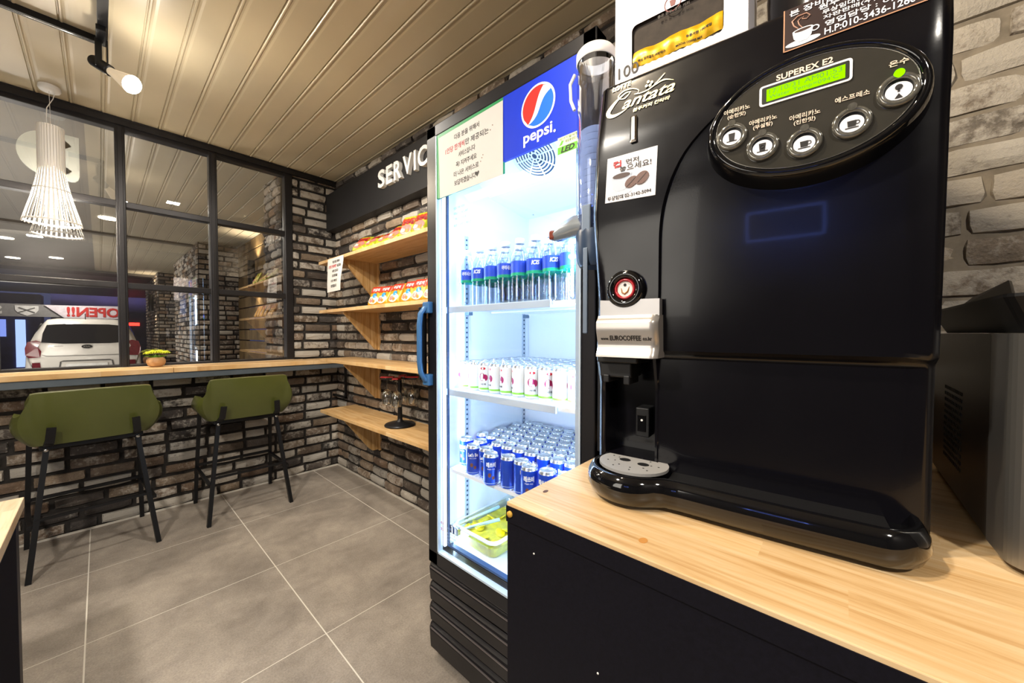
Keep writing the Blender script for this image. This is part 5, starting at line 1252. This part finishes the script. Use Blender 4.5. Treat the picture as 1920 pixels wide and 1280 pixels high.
# drip tray
def foot(off, z, front_=0, rr=0):
    p = []
    r = .082 - off
    for a in range(20, -32, -13): pass
    # right end round, going along the front to the bulb on the left, then back along the body
    p += [(.006+off, -.020)]
    cxr, cyr, rx, ry = .060, .020, .054-off, .062-off+front_
    p += [(cxr - rx*cos(R(a)), cyr + ry*sin(R(a))) for a in range(0, 91, 10)]
    p += [(.14, .0835-off+front_), (.22, .0835-off+front_), (.295, .0815-off+front_), (.318, .083-off+front_)]
    p += [(.385 + r*sin(R(a)), .032 + r*cos(R(a))) for a in range(-42, 131, 9)]
    p += [(.452-off, -.020)]
    return [(.2315-u, -n, z) for u, n in p]
m = MB().loft([foot(.016, .004), foot(.006, .010), foot(-.001, .026), foot(.001, .042), foot(.007, .0535), foot(.011, .056), foot(.015, .0555), foot(.017, .050), foot(.018, .040)], True, True, True)
tr_ = obj('drip_tray', m, M_GB, cmx)
md = tr_.modifiers.new('edges', 'EDGE_SPLIT'); md.split_angle = R(60)
# raised shelf ledge with slots in the trough
m = MB()
m.box((U(.322), -.060, .038), (U(.045), .004, .0455), .002); m.box((U(.330), .003, .038), (U(.028), .014, .0575), .003)
for k in range(3): m.box((U(.300-k*.085), -.0625, .044), (U(.225-k*.085), -.0555, .0500), .001)
obj('trough_insert', m, M_MATB, tr_)
GRL = pm('grill_grey', '#aaa8a6', .4, .35, var=.04)
gp = plane((U(.385), -.030, .0535), (-1, 0, 0), (0, -1, 0), (0, 0, 1))
out_ = [(.062*cos(2*pi*i/40), .058*sin(2*pi*i/40)) for i in range(40)]
holes_ = [(.017, -.004, .0105, .0085), (-.019, .002, .0105, .0085)]
gr = obj('drip_grill', plate(gp, out_, 0, .005), GRL, tr_)
obj('drain_hole', merge(*[disc(gp, a, b, ra, rb, .0045, .0053, 20) for a, b, ra, rb in holes_], *[disc(gp, .046*cos(i*.7+.3)*(1 if i % 2 else .72), .043*sin(i*.7+.3)*(1 if i % 2 else .72), .0017, .0017, .0045, .0053, 8) for i in range(18)]), M_MATB, gr)

# ------------------------------------------------------------------ things on top of the machine
MW = Matrix.Translation(MC) @ Matrix.Rotation(R(-85), 4, 'Z')
def on_machine(name, label, cat, x, y, z=.7775):
    p = MW @ Vector((x, y, z)); t = thing(name, label, cat, p, R(-85), world=False); ROOT[t.name] = (x, y, z); return t
t = on_machine('stick_box', 'white carton of yellow coffee sticks with a cut-out window standing on the machine', 'box', -.10, .11)
M_CART = pm('white_carton', '#e6e2ea', .5, var=.02)
x0, x1 = U(.4485), U(.2165)
wy = (.826, .912); wx = (U(.414), U(.2530))
m = MB().box((x0, .035, .7775), (x1, .21, .779)).box((x0, .209, .7775), (x1, .21, 1.10)).box((x0, .03, .7775), (x0+.001, .21, 1.10)).box((x1-.001, .03, .7775), (x1, .21, 1.10)).box((x0, .03, 1.099), (x1, .21, 1.10))
pb = plane((0, .030, 0), (1, 0, 0), (0, 0, 1), (0, -1, 0))
def win_outline(n):
    p = rrect(wx[0], wy[0], wx[1], wy[1], .010, 4); return p
wp = win_outline(0); N_ = len(wp)
# front face with the opening: outer points matched to the window outline
def outerpt(a, b):
    cx_, cy_ = (wx[0]+wx[1])/2, (wy[0]+wy[1])/2; dx, dy = a-cx_, b-cy_
    k = 1e9
    if dx > 0: k = min(k, (x1-cx_)/dx)
    if dx < 0: k = min(k, (x0-cx_)/dx)
    if dy > 0: k = min(k, (1.10-cy_)/dy)
    if dy < 0: k = min(k, (.7775-cy_)/dy)
    return (cx_+dx*k, cy_+dy*k)
allp = []
for i in range(N_):
    a, b = wp[i], wp[(i+1) % N_]; n = max(1, int(math.hypot(a[0]-b[0], a[1]-b[1])/.006))
    allp += [(a[0]+(b[0]-a[0])*k/n, a[1]+(b[1]-a[1])*k/n) for k in range(n)]
inn = [(a, b + (.0016 if (i % 2 and wy[0]+.002 > b) else 0)) for i, (a, b) in enumerate(allp)]
op = [outerpt(a, b) for a, b in allp]
for cc in ((x0, .7775), (x1, .7775), (x0, 1.10), (x1, 1.10)):
    j = min(range(len(op)), key=lambda i: math.hypot(op[i][0]-cc[0], op[i][1]-cc[1])); op[j] = cc
n = len(op); m.add([pb(a, b) for a, b in op] + [pb(a, b) for a, b in inn], [(i, (i+1) % n, n+(i+1) % n, n+i) for i in range(n)])
bx_ = obj('carton', m, M_CART, t)
obj('carton_inside', MB().box((x0+.003, .036, .80), (x1-.003, .20, .94)), pm('dark_inside', '#2e2620', .8, var=.3, vscale=60), bx_)
m = MB()
TX('100', .4410, .8180, .4000, .8400, -.0295, M_INK, bx_, bold=.004); TX('좋은 원두, 좋은 커피', .3640, .9010, .3080, .9070, -.0295, pm('print_soft', '#55504c', .6, var=0), bx_)
lg = merge(plate(pb, [(U(.343), .925), (U(.331), .925), (U(.3335), .9135), (U(.3405), .9135)], .0003, .0006), ring(pb, U(.337), .9190, .0155, .0155, .0018, .0003, .0006, 26))
obj('printed_emblem', lg, pm('emblem_brown', '#6b2a2a', .5, var=0), bx_)
t = on_machine('coffee_stick', 'yellow foil coffee sticks showing in the window of the white carton', 'coffee sticks', -.10, .034, .80)
m = MB(); A = U(.412); B = U(.2545)
rr_ = random.Random(6)
def stick(u, v): # crumpled band rising to the right
    x = A + (B-A)*u; z = .829 + .0035*u + v*.032 + .002*sin(u*15)
    y = .0350 - .004*sin(pi*v) - .0005*sin(u*21 + v*6) - .0003*sin(u*47)
    return (x, y, z)
obj('foil', MB().grid(60, 8, stick), pm('yellow_foil', '#c89a0c', .3, .35, var=.2, vscale=60), t)
ps_ = lambda a, b, d=0: Vector(stick((a-A)/(B-A), b)) + Vector((0, -.0006-d, 0))
obj('lettering', merge(txt('맥심 모카골드 커피믹스', (A+.010, .22, A+.062, .38), ps_, 0, .0002, .02), txt('유통기한 100개입', (A+.098, .42, A+.140, .58), ps_, 0, .0002, .03), txt('MOCHA COFFEE MIX', (A+.080, .12, A+.125, .22), ps_, 0, .0002, .02)), M_INK, t)
t = on_machine('bean_hopper', 'dark metallic bean hopper on top of the machine beside the white carton', 'hopper', U(.115), .16)
obj('hopper_body', MB().lathe([(.072, .778), (.078, .80), (.082, .93), (.080, .96), (.02, .965)], (U(.115), .16, 0), 36), pm('smoked_hopper', '#1b1512', .15, .3, var=.2, coat=.6), t)
obj('hopper_lid', MB().lathe([(.083, .957), (.084, .975), (.075, .985), (.001, .987)], (U(.115), .16, 0), 36), M_MATB, t)

# ------------------------------------------------------------------ paper cup dispenser beside the machine
t = thing('cup_dispenser', 'translucent blue tube cup dispenser with white cap beside the machine', 'dispenser', (.80, .447, 1.0))
CX, CY = .803, .448
obj('tube', MB().lathe([(.040, 1.50), (.044, 1.56), (.0445, 1.93), (.0435, 1.93), (.043, 1.56), (.039, 1.50)], (CX, CY, 0), 36, cap=False), glass_mat('blue_tube', (.74, .80, .93, 1), .05, 1.45, .03), t)
obj('cap', MB().lathe([(.0445, 1.943), (.0465, 1.946), (.0465, 1.964), (.043, 1.969), (.040, 1.969), (.0405, 1.945)], (CX, CY, 0), 36, cap=False), pm('cap_white', '#d9d8d6', .35, var=.02), t)
obj('cap_clip', MB().tube([(CX-.020, CY+.046, 1.93), (CX-.022, CY+.058, 1.91), (CX-.022, CY+.056, 1.87), (CX-.02, CY+.047, 1.845)], .004, 8), MATS['cap_white'], t)
obj('lower_collar', MB().lathe([(.036, 1.46), (.042, 1.47), (.046, 1.50), (.0465, 1.535), (.045, 1.545)], (CX, CY, 0), 30), pm('collar_grey', '#2f3f57', .3, var=.03), t)
lv = obj('lever', MB().loft([[(x, y, z) for x, z in ((CX-.040-q, 1.560-w), (CX-.030, 1.566-w+h_), (CX-.012, 1.566-w+h_), (CX-.004, 1.560-w), (CX-.012, 1.545-w-h_*.4), (CX-.032, 1.545-w-h_*.4))] for y, q, w, h_ in ((.455, 0, 0, .018), (.492, .002, 0, .020), (.530, 0, .004, .012), (.548, -.004, .008, .004))], True, True, True), pm('lever_grey', '#8f979f', .25, .4, var=.05), t)
obj('lever_tip', MB().lathe([(.001, .548), (.010, .549), (.012, .556), (.008, .566), (.001, .568)], (CX-.023, 0, 1.550), 14, 'Y') if False else MB().box((CX-.036, .545, 1.538), (CX-.010, .562, 1.562), .005), pm('lever_tip_brown', '#6d2e20', .35, var=.1), lv)
m = MB().box((CX-.045, CY-.012, 1.50), (CX-.030, CY+.012, 1.60), .003).box((CX-.047, CY-.006, 1.30), (CX-.040, CY+.006, 1.50), .002)
obj('mount_bracket', m, pm('bracket_grey', '#6f7d90', .4, .3, var=.05), t)
obj('stand_post', MB().box((CX+.036, CY-.012, 1.0), (CX+.052, CY+.012, 1.93), .003), M_MATB, t)
m = MB()
for k in range(14): m = merge(m, MB().lathe([(.034, 1.56+k*.016), (.0365, 1.572+k*.016), (.0365, 1.574+k*.016)], (CX, CY, 0), 24, cap=False))
t = single('paper_cup_stack', m, pm('paper_cup', '#dde3ee', .6, var=0), 'nested white paper cups standing inside the blue dispenser tube', 'paper cups', (CX, CY, 1.56))

# ------------------------------------------------------------------ microwave and the black tray on it
t = thing('microwave', 'stainless microwave oven with vented dark side at the right picture edge', 'microwave', (.95, -.4, 1.0))
M_INOX = pm('stainless', '#9b9a98', .33, .85, var=.05, vscale=2)
rgm = lambda z, o=0: [(x, y, z) for x, y in rrect(.742+o, -.66+o, 1.22-o, -.156-o, .045, 8)]
fp = lambda z, x1_=.83: [(x, y, z) for x, y in ([(x1_, -.156), (.775, -.158)] + [(.775 - .038*sin(R(a)), -.196 + .038*cos(R(a))) for a in range(10, 91, 10)] + [(.734, -.30), (.732, -.41), (.734, -.52)] + [(.775 - .038*cos(R(a)), -.62 - .038*sin(R(a))) for a in range(0, 81, 10)] + [(.775, -.660), (x1_, -.660)])]
obj('front', MB().loft([fp(1.010), fp(1.300)], True, True, False), M_INOX, t)
sd = obj('casing', MB().box((.83, -.660, 1.010), (1.24, -.1562, 1.300), .002), pm('dark_stainless', '#4a4541', .38, .7, var=.12, vscale=5), t)
m = MB()
for i in range(12):
    for k in range(12): m.box((.985+k*.012, -.1565, 1.06+i*.012), (.991+k*.012, -.1550, 1.066+i*.012))
obj('vent_slots', m, M_MATB, sd)
for x, y in ((.80, -.2), (1.2, -.2), (.80, -.62), (1.2, -.62)): obj('foot', MB().lathe([(.014, 1.0), (.014, 1.011), (.001, 1.011)], (x, y, 0), 12), M_MATB, t)
t = thing('black_tray', 'black plastic tray with a raised flap lying on the microwave', 'tray', (.95, -.4, 1.3005))
rgt = lambda z, o: [(x, y, z) for x, y in rrect(.735+o, -.66+o, 1.26-o, -.150-o, .02, 4)]
obj('tray', MB().loft([rgt(1.3005, .02), rgt(1.345, 0), rgt(1.349, 0), rgt(1.349, .006), rgt(1.306, .024)], True, True, False), M_MATB, t)
m = MB().loft([[(.86, -.18, 1.349), (1.22, -.18, 1.349), (1.20, -.20, 1.374), (.98, -.20, 1.386)], [(.86, -.183, 1.349), (1.22, -.183, 1.349), (1.20, -.203, 1.373), (.98, -.203, 1.384)]], True, True, False); obj('flap', m, M_MATB, t, fix=True)
# kraft strip and brass plug behind the machine on the wall side
# blue outlined light box on the left wall, seen mirrored in the machine's front
t = thing('light_box', 'blue outlined light box on the left wall, mirrored in the coffee machine front', 'sign', (-2.398, -.17, 1.76))
obj('housing', MB().box((-2.398, -.43, 1.755), (-2.36, .09, 2.005), .004), M_MATB, t)
E_ = emit('light_box_blue', '#6f8cff', 16); m = MB()
for a, b in (((-.42, 1.765), (.08, 1.765)), ((.08, 1.765), (.08, 1.995)), ((.08, 1.995), (-.42, 1.995)), ((-.42, 1.995), (-.42, 1.765))):
    m.bar((-2.355, a[0], a[1]), (-2.355, b[0], b[1]), .014, .014, (1, 0, 0))
obj('outline_tube', m, E_, t)
